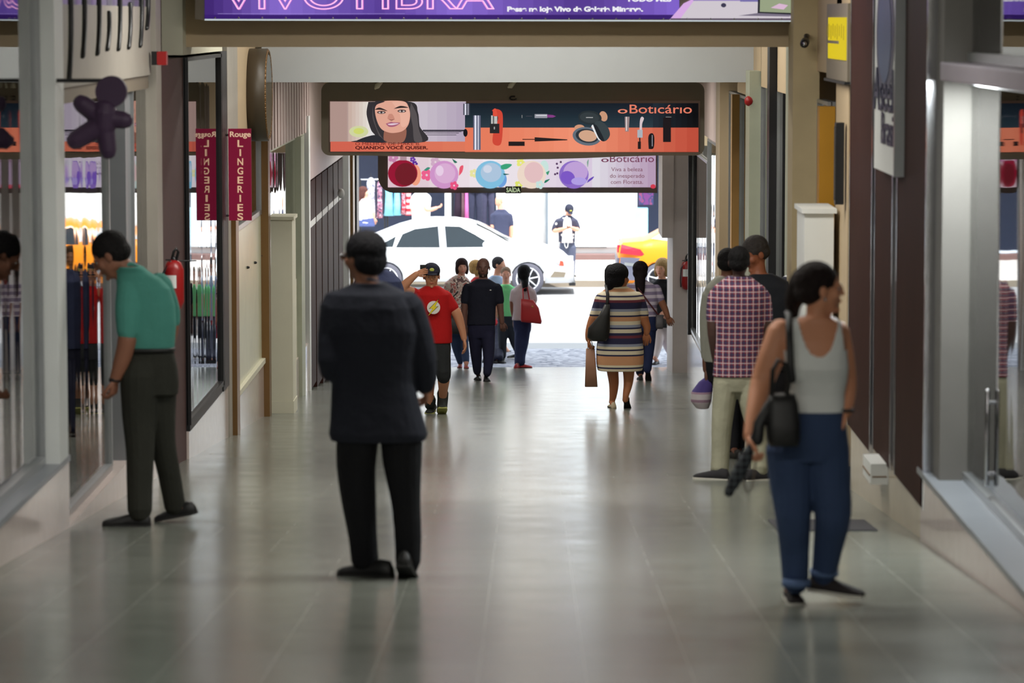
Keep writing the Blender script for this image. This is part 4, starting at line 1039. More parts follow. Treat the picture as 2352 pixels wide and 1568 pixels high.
# 3 --- woman in the white tank top
d = F(1826, 1388)
WT = cloth('white_ribbed_cotton', (228, 230, 228)); SKW = (206, 142, 108)
def tank(co, W, s):
    p0 = W(1880, 790); x = (co.x-W(1876, 700).x)*s; ypx = (W(0, 700).z-co.z)*s+700
    front = co.y < 0.02
    if ypx > 962: return False
    if front:
        neckline = 812 - (abs(x-2)/46)**2.6*78
        if abs(x) < 58 and ypx < neckline: return False
    else:
        if abs(x) < 40 and ypx < 770: return False
    if ypx < 800 and (x < -58 + (ypx < 770)*0 or x > 62 - max(0, 800-ypx)*.12): return ypx > 800 - max(0, 60-abs(abs(x)-60))*0 and False
    if ypx < 726: return False
    return True
r, W, s, hp, H, Rh = person('woman in a white tank top and blue jeans looking right, nearest on the right', d,
  [(1878,726,30,.02),(1872,736,58,.02),(1866,750,78,.02),(1866,780,78,0,.105),(1870,810,72,0,.12),(1876,842,69,-.01,.135),(1878,872,64,0,.115),(1878,905,58,0,.1),(1878,940,60,0,.11),(1876,962,66,0,.115),(1874,975,68,0,.11)],
  (1884, 664, 124, 80, 2, 0, 0), (1876, 735, 25),
  [dict(j=[(1792,762,30,0),(1772,820,31,-.02),(1750,880,27,-.03),(1734,945,21,-.12),(1722,1002,15,-.2)], hand=(-.05,-.35,-1), palm=(1,0,0), thumb=1, curl=1.2),
   dict(j=[(1930,760,22,.02),(1943,820,20,.02),(1950,870,18,.05),(1949,915,16,.0),(1943,948,13,-.05)], hand=(-.35,-.1,-1), palm=(-1,0,0), thumb=1, curl=.7)],
  [dict(j=[(1816,1030,56,0),(1818,1105,50,0),(1822,1180,40,-.03),(1825,1260,33),(1827,1335,29)], foot=(1826,1386), yaw=175, L=.25),
   dict(j=[(1898,1030,52,0),(1906,1105,46,-.02),(1913,1180,41,-.04),(1902,1255,33,.05),(1893,1315,28,.1)], foot=(1946,1368), dy=.06, yaw=112, pitch=4, L=.27)],
  SKW, (42, 30, 28), dict(m=WT, name='tank_top', tank=tank, extra=lambda bm, W, s: (ell(bm, W(1842, 850, -.07), (.075, .06, .07)), ell(bm, W(1912, 850, -.06), (.072, .06, .07)))),
  dict(m=DENIM, name='jeans'), shoes=(mat('dark_canvas', (30, 22, 24), .8), rubber), hair='short',
  hips=[(1877,942,61,0,.125),(1868,980,74,0,.135),(1860,1020,87,.0,.13),(1856,1055,90,0,.12)],
  ponytail=[[(1846,640,30,.02),(1832,668,28,.06),(1822,700,20,.08),(1826,722,10,.06)]])
bm = bmesh.new(); ell(bm, hp(.33, .0, -.16), (.006, .006, .01)); mesh_obj('earring', bm, M['chrome'], r, True)
bm = bmesh.new(); ring_loft(bm, [(W(1944, 938, -.05), .036, .034), (W(1944, 945, -.05), .036, .034)]); mesh_obj('bracelet', bm, M['black'], r, True)
for (x, y, dy, nm) in ((1829, 1338, -.03, 'left'), (1893, 1314, .1, 'right')):
    bm = bmesh.new(); ring_loft(bm, [(W(x, y-7, dy), .067, .072), (W(x, y+7, dy), .067, .072)], n=2); mesh_obj('jeans_cuff', bm, cloth('pale_denim', (84, 104, 140)), r, True)
# her bag, and the folded umbrella hanging from her hand
d3 = d; c = W(1800, 960, -.22)+r.location
t = thing('shoulder_bag', c, 'black leather shoulder bag under the arm of the woman in white', 'bag')
def V3(x, y, dy): return W(x, y, dy)+r.location-c
bm = bmesh.new(); ring_loft(bm, [(V3(1796, 905, -.20), .060, .05), (V3(1797, 925, -.20), .070, .06), (V3(1798, 970, -.21), .078, .075), (V3(1799, 1010, -.22), .076, .07), (V3(1800, 1022, -.22), .068, .06)], n=4); mesh_obj('bag_body', bm, leather, t, True)
bm = bmesh.new(); tube(bm, [V3(1810, 716, .04), V3(1812, 724, -.1), V3(1814, 780, -.17), V3(1816, 840, -.2), V3(1820, 872, -.2)], .017, 8, flat=.4); mesh_obj('strap', bm, leather, t, True)
bm = bmesh.new(); tube(bm, [V3(1772, 905, -.23), V3(1775, 850, -.25), V3(1788, 826, -.25), V3(1804, 836, -.25), V3(1812, 880, -.24), V3(1808, 905, -.23)], .011, 8); mesh_obj('handle', bm, leather, t, True)
bm = bmesh.new(); tube(bm, [V3(1740, 1010, -.26), V3(1744, 975, -.25), V3(1770, 930, -.22)], .028, 8, flat=.5); mesh_obj('flap', bm, leather, t, True)
c = W(1690, 1090, -.3)+r.location
t = thing('folded_umbrella', c, 'folded dark checked umbrella held low by the woman in white', 'umbrella')
bm = bmesh.new(); tube(bm, [V3(1722, 1030, -.26)+0*V3(0,0,0) for _ in (0,)]+[V3(1712, 1050, -.27)], [.012, .02], 8); bm.free()
def V4(x, y, dy): return W(x, y, dy)+r.location-c
bm = bmesh.new(); tube(bm, [V4(1722, 1030, -.26), V4(1712, 1055, -.28), V4(1694, 1092, -.3), V4(1674, 1130, -.32)], [.020, .032, .034, .022], 12); mesh_obj('canopy', bm, plaid('umbrella_check', (40, 44, 52), (20, 22, 28), (90, 96, 100), .03), t, True)
bm = bmesh.new(); tube(bm, [V4(1722, 1030, -.26), V4(1726, 1010, -.24), V4(1738, 985, -.22)], .012, 8); mesh_obj('grip', bm, M['black'], t, True)
bm = bmesh.new(); tube(bm, [V4(1710, 1060, -.3), V4(1708, 1110, -.3), V4(1716, 1132, -.3), V4(1728, 1120, -.3), V4(1736, 1060, -.3)], .004, 6); mesh_obj('wrist_strap', bm, mat('tan_cord', (110, 96, 84), .8), t, True)

# 4 --- man in the plaid shirt
d = F(1630, 1098)
PLAID = plaid('plaid_cotton', (140, 52, 62), (44, 44, 78), (204, 190, 194), .044)
person('man in a red plaid short sleeved shirt seen from behind beside the right wall', d,
  [(1697,634,24),(1697,646,40),(1697,660,58),(1698,690,62),(1700,730,58),(1698,780,52),(1694,830,52),(1692,864,53)],
  (1698, 602, 72, 8, 0), (1697, 640, 14),
  [dict(j=[(1645,682,19,0),(1640,722,17),(1638,768,13),(1644,815,11,.05),(1650,850,9,.12)], sleeve=1.25, curl=.7),
   dict(j=[(1750,682,19,0),(1757,722,17),(1757,768,13),(1748,815,11,.1),(1740,845,9,.2)], sleeve=1.25, curl=.7)],
  [dict(j=[(1668,880,29,0),(1661,940,25),(1657,990,22),(1655,1040,20),(1653,1078,20)], foot=(1618,1100), yaw=-62, L=.28),
   dict(j=[(1716,880,29,0),(1728,940,25),(1738,990,21),(1744,1040,19),(1745,1078,19)], foot=(1762,1102), yaw=60, L=.28)],
  (70, 46, 40), (18, 16, 18), dict(m=PLAID, sleeve=1.25), dict(m=KHAKI, name='chinos'), shoes=(mat('black_canvas', (24, 22, 26), .8), rubber), hips=[(1692,858,50),(1692,880,52),(1692,898,50)], face=False)

# 5..7 --- the group beyond him
d = 27.4
person('grey haired man in a dark polo shirt looking down behind the man in plaid', d,
  [(1750,628,22),(1756,640,42),(1766,656,58),(1770,690,62),(1768,740,58),(1764,800,54),(1760,850,52)],
  (1733, 583, 78, -118, -22), (1742, 622, 17),
  [dict(j=[(1722,668,18,-.02),(1716,710,17,-.1),(1714,760,13,-.15),(1700,790,10,-.25)], sleeve=1.3),
   dict(j=[(1820,668,19),(1826,710,17),(1826,760,13),(1812,800,10,-.1)], sleeve=1.3)],
  [dict(j=[(1740,880,26,0),(1736,950,20),(1734,1040,16)], foot=(1730,1054), yaw=-140), dict(j=[(1784,880,26,0),(1786,950,20),(1788,1040,16)], foot=(1790,1054), yaw=-150)],
  (150, 88, 60), (78, 72, 70), dict(m=cloth('dark_polo', (34, 36, 42)), sleeve=1.3, name='polo_shirt'), dict(m=BLK), shoes=(leather, drub), hips=[(1760,850,50),(1762,880,50),(1762,900,48)])
r, W, s, hp, H, Rh = person('dark haired person in grey sleeves holding a purple bag behind the man in plaid', 27.9,
  [(1668,634,20),(1668,646,34),(1668,660,46),(1666,700,46),(1662,760,42),(1660,830,42)],
  (1672, 604, 66, 20, -5), (1670, 632, 14),
  [dict(j=[(1628,678,15),(1621,720,13),(1620,780,11),(1622,850,8)], sleeve=2.5, hand=(0,0,-1), palm=(1,0,0), thumb=-1, curl=1.2), dict(j=[(1706,675,15),(1708,720,12),(1700,770,10,.1),(1690,800,8,.2)], sleeve=2.6)],
  [dict(j=[(1680,860,20,0),(1682,950,16),(1684,1030,13)], foot=(1680,1052), yaw=-20), dict(j=[(1644,860,20,0),(1692,950,15),(1696,1030,12)], foot=(1700,1050), yaw=20)],
  (110, 72, 56), (22, 20, 22), dict(m=cloth('grey_knit', (150, 150, 140)), sleeve=2.5, name='sweater'), dict(m=BLK), shoes=(leather, drub), hips=[(1660,825,40),(1662,850,40),(1664,875,38)], face=False)
c = W(1612, 905)+r.location
t = thing('carrier_bag', c, 'bulging purple and white printed plastic bag hanging beside the man in plaid', 'bag')
bagm = banded('bag_print', [(0, (190,180,184)), (.28, (150,120,140)), (.36, (205,196,200)), (.52, (170,140,160)), (.58, (74,60,128))], (-.14, .14))
bm = bmesh.new(); ring_loft(bm, [(W(1628, 864)-W(1612, 905), .02, .02), (W(1622, 876)-W(1612, 905), .06, .05), (W(1612, 900)-W(1612, 905), .088, .09), (W(1610, 922)-W(1612, 905), .085, .09), (W(1614, 938)-W(1612, 905), .05, .06)], n=2.2)
finish('bag_body', baked(bm, .008, 4), bagm, t)
bm = bmesh.new(); tube(bm, [W(1624, 872)-W(1612, 905), W(1624, 856)-W(1612, 905), W(1632, 872)-W(1612, 905)], .008, 6); mesh_obj('handle', bm, mat('violet_film', (74, 60, 128), .4), t, True)
person('man in a navy jacket with white stripes partly behind the white cabinet', 28.6,
  [(1846,618,16),(1846,628,34),(1846,642,48),(1850,690,50),(1852,760,48),(1852,850,46)],
  (1866, 582, 60, -60, -12), (1858, 612, 13),
  [dict(j=[(1808,650,17),(1806,690,15),(1812,740,12,-.1),(1830,760,9,-.3)], sleeve=2.6), dict(j=[(1892,650,17),(1894,700,14),(1888,760,10)], sleeve=2)],
  [dict(j=[(1835,880,24,0),(1835,950,20),(1835,1040,15)], foot=(1830,1058), yaw=-120), dict(j=[(1870,880,24,0),(1870,950,20),(1870,1040,15)], foot=(1870,1060), yaw=-120)],
  (150, 100, 76), (120, 96, 80), dict(m=banded('striped_sleeve', [(0, (28,32,52)), (.80, (210,212,216)), (.815, (28,32,52)), (.93, (210,212,216)), (.94, (28,32,52))], (0, 1.6)), sleeve=2.6, name='jacket'), dict(m=NAVY), shoes=(leather, drub), hips=[(1852,850,46),(1852,880,46),(1852,900,44)])
# 8 --- boy in the red shirt
d = F(988, 951)
RED = cloth('red_cotton', (176, 22, 24))
r, W, s, hp, H, Rh = person('boy in a red lightning bolt T-shirt and dark cap shading his eyes with one hand', d,
  [(992,656,14),(992,664,27),(993,676,39),(995,700,38),(997,730,38),(998,760,39),(998,787,39)],
  (991, 634, 56, 176, -4, 0, -.02), (992, 660, 13),
  [dict(j=[(960,682,14,0),(944,672,14,-.06),(926,661,12,-.12),(941,643,9,-.14),(957,629,7,-.15)], sleeve=.9, hand=(1,.1,.35), palm=(0,1,-.3), thumb=-1, curl=.3, hs=.8),
   dict(j=[(1024,680,13),(1036,700,13),(1050,722,12),(1060,752,9),(1066,778,7)], sleeve=1.35, hand=(.2,-.1,-1), palm=(-1,0,0), thumb=1)],
  [dict(j=[(978,800,20,0),(981,835,20),(984,868,17),(986,900,11),(988,930,9)], foot=(988,949), yaw=186, L=.30, high=1),
   dict(j=[(1014,800,20,0),(1016,835,19),(1019,862,16),(1018,895,11,.12),(1017,915,9,.2)], foot=(1016,944), dy=-.02, yaw=176, pitch=-28, L=.30, high=1)],
  (196, 136, 104), (34, 26, 24), dict(m=RED, sleeve=1.3, name='t_shirt'), dict(m=cloth('charcoal_shorts', (42, 44, 46)), len=2.1, name='shorts'),
  shoes=(mat('black_trainer', (30, 34, 30), .7), mat('lime_sole', (170, 170, 90), .6)), cap=(34, 36, 52), hips=[(997,780,36),(998,800,37),(998,825,35)])
def emblem():
    fy = -.165; cx, cy = 1004, 703
    def q(x, y, l): return W(cx+(x)*1.0-7, cy+y, 0)+Vector((0, fy-l, 0))
    bm = bmesh.new(); f = bm.faces.new([bm.verts.new(q(15*cos(2*pi*k/30), 15*sin(2*pi*k/30), 0)) for k in range(30)])
    B = [(12,-20),(-10,3),(-2,2),(-14,21),(10,-3),(3,-2)]
    f = bm.faces.new([bm.verts.new(q(x*1.12, y*1.08, .002)) for x, y in B]); f.material_index = 1
    f = bm.faces.new([bm.verts.new(q(x*.9, y*.92, .004)) for x, y in B]); f.material_index = 2
    bmesh.ops.subdivide_edges(bm, edges=bm.edges[:], cuts=1)
    mesh_obj('shirt_print', bm, [mat('print_white', (226, 222, 216), .8), mat('print_black', (20, 18, 14), .8), mat('print_yellow', (236, 214, 40), .8)], r)
emblem()
c = W(972, 618, -.2)+r.location
t = thing('mobile_phone', W(972, 624, -.10)+r.location, 'dark mobile phone held up beside the cap of the boy in red', 'phone')
bm = bmesh.new(); bx(bm, (-.034, -.005, -.03), (.034, .005, .075)); bmesh.ops.bevel(bm, geom=bm.edges[:], offset=.004); mesh_obj('phone_body', bm, M['black'], t)
# man in blue right behind the suited man
person('person in a navy jacket hidden behind the man in the dark suit', 31.5,
  [(868,618,16),(868,628,36),(870,645,50),(870,690,50),(870,760,46),(870,800,44)],
  (862, 592, 54, 180, 0), (866, 614, 11),
  [dict(j=[(828,650,15),(826,700,13),(828,750,10)], sleeve=2), dict(j=[(906,648,14),(916,680,13),(908,740,10)], sleeve=2)],
  [dict(j=[(852,820,20),(852,900,16),(852,985,12)], foot=(852,1003), yaw=180), dict(j=[(886,820,20),(880,900,16),(876,985,12)], foot=(874,1003), yaw=180)],
  (150, 104, 80), (30, 28, 30), dict(m=cloth('blue_navy_cloth', (52, 58, 86)), sleeve=2, name='jacket'), dict(m=NAVY), shoes=(leather, drub), hips=[(868,800,42),(868,820,43),(868,840,42)], face=False)
# 11 --- man in navy
d = F(1110, 874)
r, W, s, hp, H, Rh = person('bald bearded man dressed all in dark navy walking in from the exit', d,
  [(1109,640,12),(1109,647,24),(1109,655,36),(1108,675,34),(1107,700,31),(1106,725,31),(1105,745,32)],
  (1110, 615, 46, 182, 0), (1110, 637, 10),
  [dict(j=[(1074,662,11,0),(1069,685,10),(1067,705,8),(1066,728,7),(1068,750,6)], sleeve=1.35, curl=.7), dict(j=[(1142,662,11),(1147,685,10),(1149,705,8),(1151,725,7),(1153,740,6)], sleeve=1.35, curl=.7)],
  [dict(j=[(1092,765,17,0),(1093,800,14),(1095,832,11),(1096,852,9)], foot=(1097,873), dy=.05, yaw=186, pitch=-8, L=.28), dict(j=[(1120,765,17),(1122,800,14),(1122,832,11),(1119,856,9)], foot=(1118,876), yaw=176, L=.28)],
  (108, 72, 62), (24, 20, 22), dict(m=cloth('dark_navy', (26, 27, 40)), sleeve=1.35), dict(m=cloth('ink_denim', (30, 30, 52)), name='jeans'), shoes=(leather, drub), hair='bald', beard=(46, 34, 32), hips=[(1106,742,30),(1106,760,31),(1106,775,30)])
bm = bmesh.new(); ell(bm, W(1126, 666, -.125), (.018, .006, .008)); mesh_obj('shirt_logo', bm, mat('print_white', (226,222,216)), r)
# 10 --- floral woman
FLOR = blotch('floral_print', [(206, 190, 180), (176, 96, 92), (232, 222, 212), (110, 84, 84)], 16)
r, W, s, hp, H, Rh = person('woman in a flowery blouse and rolled jeans just behind the man in dark navy', 52.2,
  [(1056,632,10),(1054,640,20),(1052,650,29),(1051,675,25),(1051,700,23),(1051,722,25),(1051,736,26)],
  (1061, 613, 38, 170, 0), (1060, 632, 8),
  [dict(j=[(1029,655,9,0),(1025,678,8),(1024,702,6),(1032,728,5,-.1)], sleeve=1.2), dict(j=[(1076,655,9),(1080,680,7),(1082,702,6),(1082,725,5)], sleeve=1.2)],
  [dict(j=[(1044,752,13,0),(1046,790,10),(1055,822,8),(1057,834,6)], foot=(1056,845), yaw=182, L=.24), dict(j=[(1064,752,13),(1066,790,10),(1070,820,8),(1071,834,6)], foot=(1071,846), yaw=176, L=.24)],
  (216, 156, 134), (66, 42, 40), dict(m=FLOR, sleeve=1.2, name='blouse'), dict(m=DENIM, name='jeans', len=2.6), shoes=(mat('red_sandal', (150, 60, 56), .6), drub), hair='bob', hips=[(1052,738,25),(1053,752,25),(1054,765,24)])
t = thing('shoulder_bag', W(1044, 745, -.25)+r.location, 'black bag hanging in front of the woman in the flowery blouse', 'bag')
bm = bmesh.new(); ring_loft(bm, [(Vector((0,0,.13)), .15, .05), (Vector((0,0,-.10)), .17, .07), (Vector((0,0,-.14)), .15, .06)], n=5); mesh_obj('bag_body', bm, leather, t, True)
bm = bmesh.new(); tube(bm, [(-.13, 0, .12), (-.06, .02, .38), (.05, .04, .5)], .012, 6); mesh_obj('strap', bm, leather, t, True)
# 12 --- man behind in pale blue
person('dark haired man in a pale blue shirt turning right behind the man in navy', 55.0,
  [(1139,632,8),(1139,640,18),(1139,650,24),(1139,680,22),(1139,710,21),(1139,735,21)],
  (1147, 608, 36, 112, 0), (1142, 630, 8),
  [dict(j=[(1120,655,8),(1118,690,7),(1120,720,5)], sleeve=1), dict(j=[(1158,655,8),(1160,690,7),(1158,720,5)], sleeve=1)],
  [dict(j=[(1133,750,12),(1133,790,9),(1133,822,7)], foot=(1134,834), yaw=120), dict(j=[(1146,750,12),(1147,790,9),(1149,822,7)], foot=(1150,834), yaw=120)],
  (196, 140, 116), (60, 54, 60), dict(m=cloth('pale_blue_cotton', (150, 168, 200)), sleeve=1), dict(m=NAVY), shoes=(leather, drub), hips=[(1139,735,20),(1139,750,20)], face=False)
# 13 --- blonde in a red skirt
person('long haired blonde woman in a red skirt walking past behind the man in navy', 54.9,
  [(1098,636,8),(1100,644,18),(1102,654,22),(1108,690,20),(1116,720,20),(1122,745,22)],
  (1096, 616, 36, 90, 0), (1098, 634, 7),
  [dict(j=[(1084,660,7),(1082,690,6),(1084,715,5)], sleeve=1), dict(j=[(1118,660,7),(1124,690,6),(1130,715,5)], sleeve=1)],
  [dict(j=[(1132,760,11),(1138,785,9),(1143,806,6),(1148,822,4)], foot=(1136,824), yaw=-80, L=.23), dict(j=[(1136,760,11),(1150,785,8),(1160,800,6),(1166,806,5)], foot=(1172,812), dy=.3, yaw=90, pitch=20, L=.23)],
  (206, 150, 122), (196, 150, 90), dict(m=cloth('red_crepe', (168, 44, 50)), sleeve=1, name='blouse'), dict(m=cloth('red_crepe', (168, 44, 50)), len=.9, name='skirt'), shoes=(leather, drub), hair='long', hips=[(1124,745,22),(1130,760,23),(1134,776,23)], face=False)
# 14 --- woman in green
GRT = cloth('mint_jersey', (120, 206, 140))
person('woman in a mint green vest top and dark trousers walking in', 53.7,
  [(1162,652,8),(1162,660,18),(1162,668,22),(1162,690,20),(1163,710,18),(1164,726,20)],
  (1162, 630, 34, 178, 0), (1162, 650, 8),
  [dict(j=[(1142,666,7,0),(1139,690,6),(1140,712,5)], sleeve=.25), dict(j=[(1182,666,7),(1186,690,6),(1188,712,5)], sleeve=.25)],
  [dict(j=[(1155,745,13,0),(1154,780,10),(1155,805,8),(1156,818,6)], foot=(1154,828), yaw=178, L=.24), dict(j=[(1174,745,13),(1180,780,10,.05),(1187,800,8,.2),(1190,812,6,.3)], foot=(1176,822), dy=.25, yaw=250, L=.26)],
  (206, 146, 122), (168, 136, 112), dict(m=GRT, sleeve=.25, name='vest_top'), dict(m=cloth('black_jean', (40, 44, 52))), shoes=(leather, rubber), hips=[(1164,724,19),(1164,738,20),(1164,750,19)])
# 15 --- woman with the red bag
r, W, s, hp, H, Rh = person('black haired woman in a pinkish shirt standing at the exit with a red handbag', 52.4,
  [(1203,652,10),(1202,660,19),(1201,668,22),(1200,690,21),(1199,712,20),(1198,735,21)],
  (1205, 628, 38, 20, 0), (1204, 648, 8),
  [dict(j=[(1180,670,7,0),(1176,692,6),(1177,715,5),(1182,738,4)], sleeve=.9), dict(j=[(1222,670,8),(1227,688,7),(1222,702,6,-.12),(1214,706,5,-.2)], sleeve=1.1, curl=1)],
  [dict(j=[(1196,750,13,0),(1193,785,11),(1191,815,9),(1190,834,8)], foot=(1192,845), yaw=20, L=.24), dict(j=[(1206,750,13),(1203,785,11),(1198,815,9),(1198,832,8)], foot=(1212,845), yaw=92, L=.25)],
  (120, 76, 58), (20, 20, 26), dict(m=cloth('mauve_cotton', (190, 176, 182)), sleeve=1), dict(m=DDEN, name='jeans'), shoes=(mat('red_leather', (170, 30, 36), .5), drub), hair='full', hips=[(1199,732,20),(1200,748,20),(1200,760,19)], face=False,
  ponytail=[[(1205,640,10,.0),(1206,652,8,-.1),(1206,664,6,-.12)]])
t = thing('handbag', W(1220, 714, -.24)+r.location, 'bright red handbag on the arm of the woman standing at the exit', 'bag')
bm = bmesh.new(); ring_loft(bm, [(Vector((-.06,0,.17)), .10, .04), (Vector((-.02,0,.06)), .14, .06), (Vector((.0,0,-.14)), .165, .07), (Vector((.0,0,-.18)), .155, .06)], n=5)
for v in bm.verts: v.co.z += -.12*v.co.x
mesh_obj('bag_body', bm, mat('red_leather', (170,30,36)), t, True)
bm = bmesh.new(); tube(bm, [(-.12, 0, .15), (-.13, .03, .34), (-.06, .06, .36), (-.02, .02, .14)], .012, 6); mesh_obj('strap', bm, mat('red_leather', (170,30,36)), t, True)
bm = bmesh.new(); ell(bm, (.02, -.065, .07), (.016, .006, .014)); mesh_obj('buckle', bm, mat('brass', (190, 150, 80), .3, metal=1), t, True)
# 16 --- woman in the striped dress
d = F(1422, 938)
N_, C_, O_, R_ = (40, 40, 74), (222, 210, 184), (204, 150, 110), (110, 46, 60); G_ = (150, 156, 176)
zt, zb_ = 1.42, .44
def zz_(y): return (938-y)/206.0/1.42*1.0
seq = [(852,C_),(846,N_),(843,C_),(838,O_),(818,N_),(814,C_),(806,N_),(802,C_),(796,G_),(790,N_),(776,R_),(770,N_),(764,C_),(756,N_),(752,G_),(746,C_),(738,O_),(728,N_),(724,C_),(716,G_),(710,N_),(696,R_),(690,C_),(684,N_),(680,C_),(672,O_),(664,C_)]
bands = []
for i, (y, c_) in enumerate(sorted(seq, key=lambda q_: -q_[0])): bands.append((max(0, (940-y)/206.0/1.5), c_))
bands[0] = (0, bands[0][1])
r, W, s, hp, H, Rh = person('woman in a navy, cream and orange striped dress walking towards the exit', d,
  [(1421,657,16),(1421,664,30),(1422,674,44),(1424,690,50),(1424,712,46),(1424,740,46),(1424,775,50),(1424,805,53),(1424,830,53),(1424,850,50)],
  (1422, 638, 62, 40, 0), (1421, 664, 14),
  [dict(j=[(1381,686,14,0),(1372,712,13),(1361,740,12),(1354,762,10),(1352,778,8)], sleeve=1.5, hand=(0,0,-1), palm=(1,0,0), thumb=1, curl=1.2), dict(j=[(1464,684,14),(1474,708,13),(1480,735,11),(1486,752,9),(1485,765,7)], sleeve=1.6, curl=.6)],
  [dict(j=[(1406,800,25,0),(1407,850,18),(1410,880,15),(1408,910,11),(1405,922,8)], foot=(1405,936), yaw=-8, L=.24), dict(j=[(1442,800,25),(1444,850,18),(1443,880,14),(1438,905,10,-.03),(1436,918,8,-.04)], foot=(1441,936), dy=.1, yaw=8, pitch=40, L=.24)],
  (176, 112, 74), (24, 22, 28), dict(m=banded('striped_knit', bands, (0, 1.5)), sleeve=1.5, name='dress'), dict(), shoes=(mat('cream_shoe', (206, 190, 160), .6), drub), hair='full', hips=None,
  ponytail=[[(1404,622,16,.0),(1402,642,14,-.04),(1403,662,11,-.06),(1404,672,6,-.06)]], face=False, belly=1.25)
t = thing('shoulder_bag', W(1380, 745, -.22)+r.location, 'black shoulder bag under the left arm of the woman in the striped dress', 'bag')
bm = bmesh.new(); ring_loft(bm, [(Vector((.07,0,.22)), .03, .05), (Vector((.04,0,.1)), .06, .06), (Vector((-.02,0,-.04)), .12, .08), (Vector((-.03,0,-.14)), .12, .08), (Vector((-.02,0,-.18)), .08, .06)], n=3); mesh_obj('bag_body', bm, leather, t, True)
bm = bmesh.new(); tube(bm, [(.07, 0, .2), (.075, -.0, .33), (.06, .12, .42), (.06, .22, .42)], .018, 8, flat=.5); mesh_obj('strap', bm, leather, t, True)
c = W(1358, 842, -.02)+r.location
t = thing('paper_bag', c, 'tall brown paper carrier bag held by the woman in the striped dress', 'bag')
bm = bmesh.new(); k_ = 1/s; pts = [(-13, 36), (17, 46), (10, -38), (1, -46)]; v = []
ring_loft(bm, [(Vector((-.01, 0, .20)), .048, .045), (Vector((-.005, 0, 0)), .058, .07), (Vector((0, 0, -.215)), .07, .09)], n=9); mesh_obj('bag_body', bm, mat('kraft_paper', (150, 108, 84), .7, var=.1), t)
bm = bmesh.new(); tube(bm, [(-.04, 0, .2), (-.03, 0, .30), (-.0, 0, .30), (.02, 0, .2)], .005, 6); mesh_obj('cord_handle', bm, M['white'], t, True)
# 17 --- woman in the striped tee
tee = banded('tee_stripes', [(i/14*.999, ((206, 194, 208), (140, 126, 154))[i % 2]) for i in range(14)], (.78, 1.42))
r, W, s, hp, H, Rh = person('woman in a pale striped T-shirt and jeans with a crossbody strap walking out', F(1476, 875),
  [(1474,644,11),(1476,652,23),(1478,660,31),(1480,685,31),(1480,705,28),(1480,726,29)],
  (1471, 624, 46, 6, 0), (1473, 643, 9),
  [dict(j=[(1448,662,10,0),(1446,690,9),(1448,715,7),(1456,740,6,-.1)], sleeve=1), dict(j=[(1508,664,10),(1517,688,9),(1526,706,8),(1534,728,6)], sleeve=.95, curl=.7)],
  [dict(j=[(1467,748,15,0),(1468,790,12),(1469,830,10),(1470,855,9)], foot=(1470,872), yaw=-4, L=.25), dict(j=[(1493,748,15),(1492,790,12),(1489,825,10,-.02),(1487,848,9,-.08)], foot=(1489,868), dy=.1, yaw=6, pitch=45, L=.25)],
  (150, 98, 72), (38, 26, 30), dict(m=tee, sleeve=1, name='t_shirt'), dict(m=DDEN, name='jeans'), shoes=(mat('black_trainer', (30,34,30)), drub), hair='full', hips=[(1480,724,28),(1480,742,30),(1480,758,29)], face=False,
  ponytail=[[(1470,636,13,-.08),(1470,652,12,-.12),(1471,668,10,-.13),(1471,676,6,-.12)]])
t = thing('crossbody_bag', W(1515, 738, -.12)+r.location, 'small grey crossbody bag on the hip of the woman in the striped T-shirt', 'bag')
bm = bmesh.new(); ring_loft(bm, [(Vector((0,0,.09)), .05, .04), (Vector((0,0,-.06)), .055, .045), (Vector((0,0,-.10)), .045, .04)], n=4); mesh_obj('bag_body', bm, mat('grey_leather', (78, 74, 78), .5), t, True)
bm = bmesh.new(); tube(bm, [Vector((-.01,0,.08)), W(1490, 695, -.2)-W(1515, 738, -.12), W(1466, 662, -.18)-W(1515, 738, -.12)], .011, 6); mesh_obj('strap', bm, mat('maroon_strap', (90, 34, 40), .6), t, True)
# 18 --- blonde in black
r, W, s, hp, H, Rh = person('blonde woman in a black top and pale trousers coming in past the right pier', 53.4,
  [(1521,640,10),(1521,648,20),(1522,658,27),(1522,690,24),(1522,715,22),(1522,738,23)],
  (1520, 616, 44, 206, 0), (1521, 638, 9),
  [dict(j=[(1498,658,8,0),(1500,685,8),(1514,712,7,-.1),(1530,728,6,-.15)], sleeve=2.2), dict(j=[(1545,658,8),(1547,690,7),(1540,720,6)], sleeve=2.2)],
  [dict(j=[(1512,755,13,0),(1512,785,11),(1508,808,8),(1504,822,6)], foot=(1504,837), yaw=200, L=.23), dict(j=[(1528,755,13),(1530,785,10,.05),(1538,806,8,.15),(1541,818,6,.2)], foot=(1540,830), dy=.25, yaw=190, L=.23)],
  (220, 160, 132), (222, 180, 120), dict(m=BLK, sleeve=2.2, name='cardigan'), dict(m=cloth('cream_trousers', (206, 192, 190)), len=2.7), shoes=(leather, drub), hair='bob', hips=[(1522,736,22),(1522,752,23)])
t = thing('clutch_bag', W(1530, 742, -.22)+r.location, 'small black bag carried by the blonde woman in black', 'bag')
bm = bmesh.new(); ring_loft(bm, [(Vector((0,0,.06)), .09, .03), (Vector((0,0,-.07)), .10, .04)], n=5); mesh_obj('bag_body', bm, leather, t, True)
bm = bmesh.new(); tube(bm, [(-.07,0,.05),(-.04,.02,.12),(.04,.02,.12),(.07,0,.05)], .006, 6); mesh_obj('handle', bm, leather, t, True)

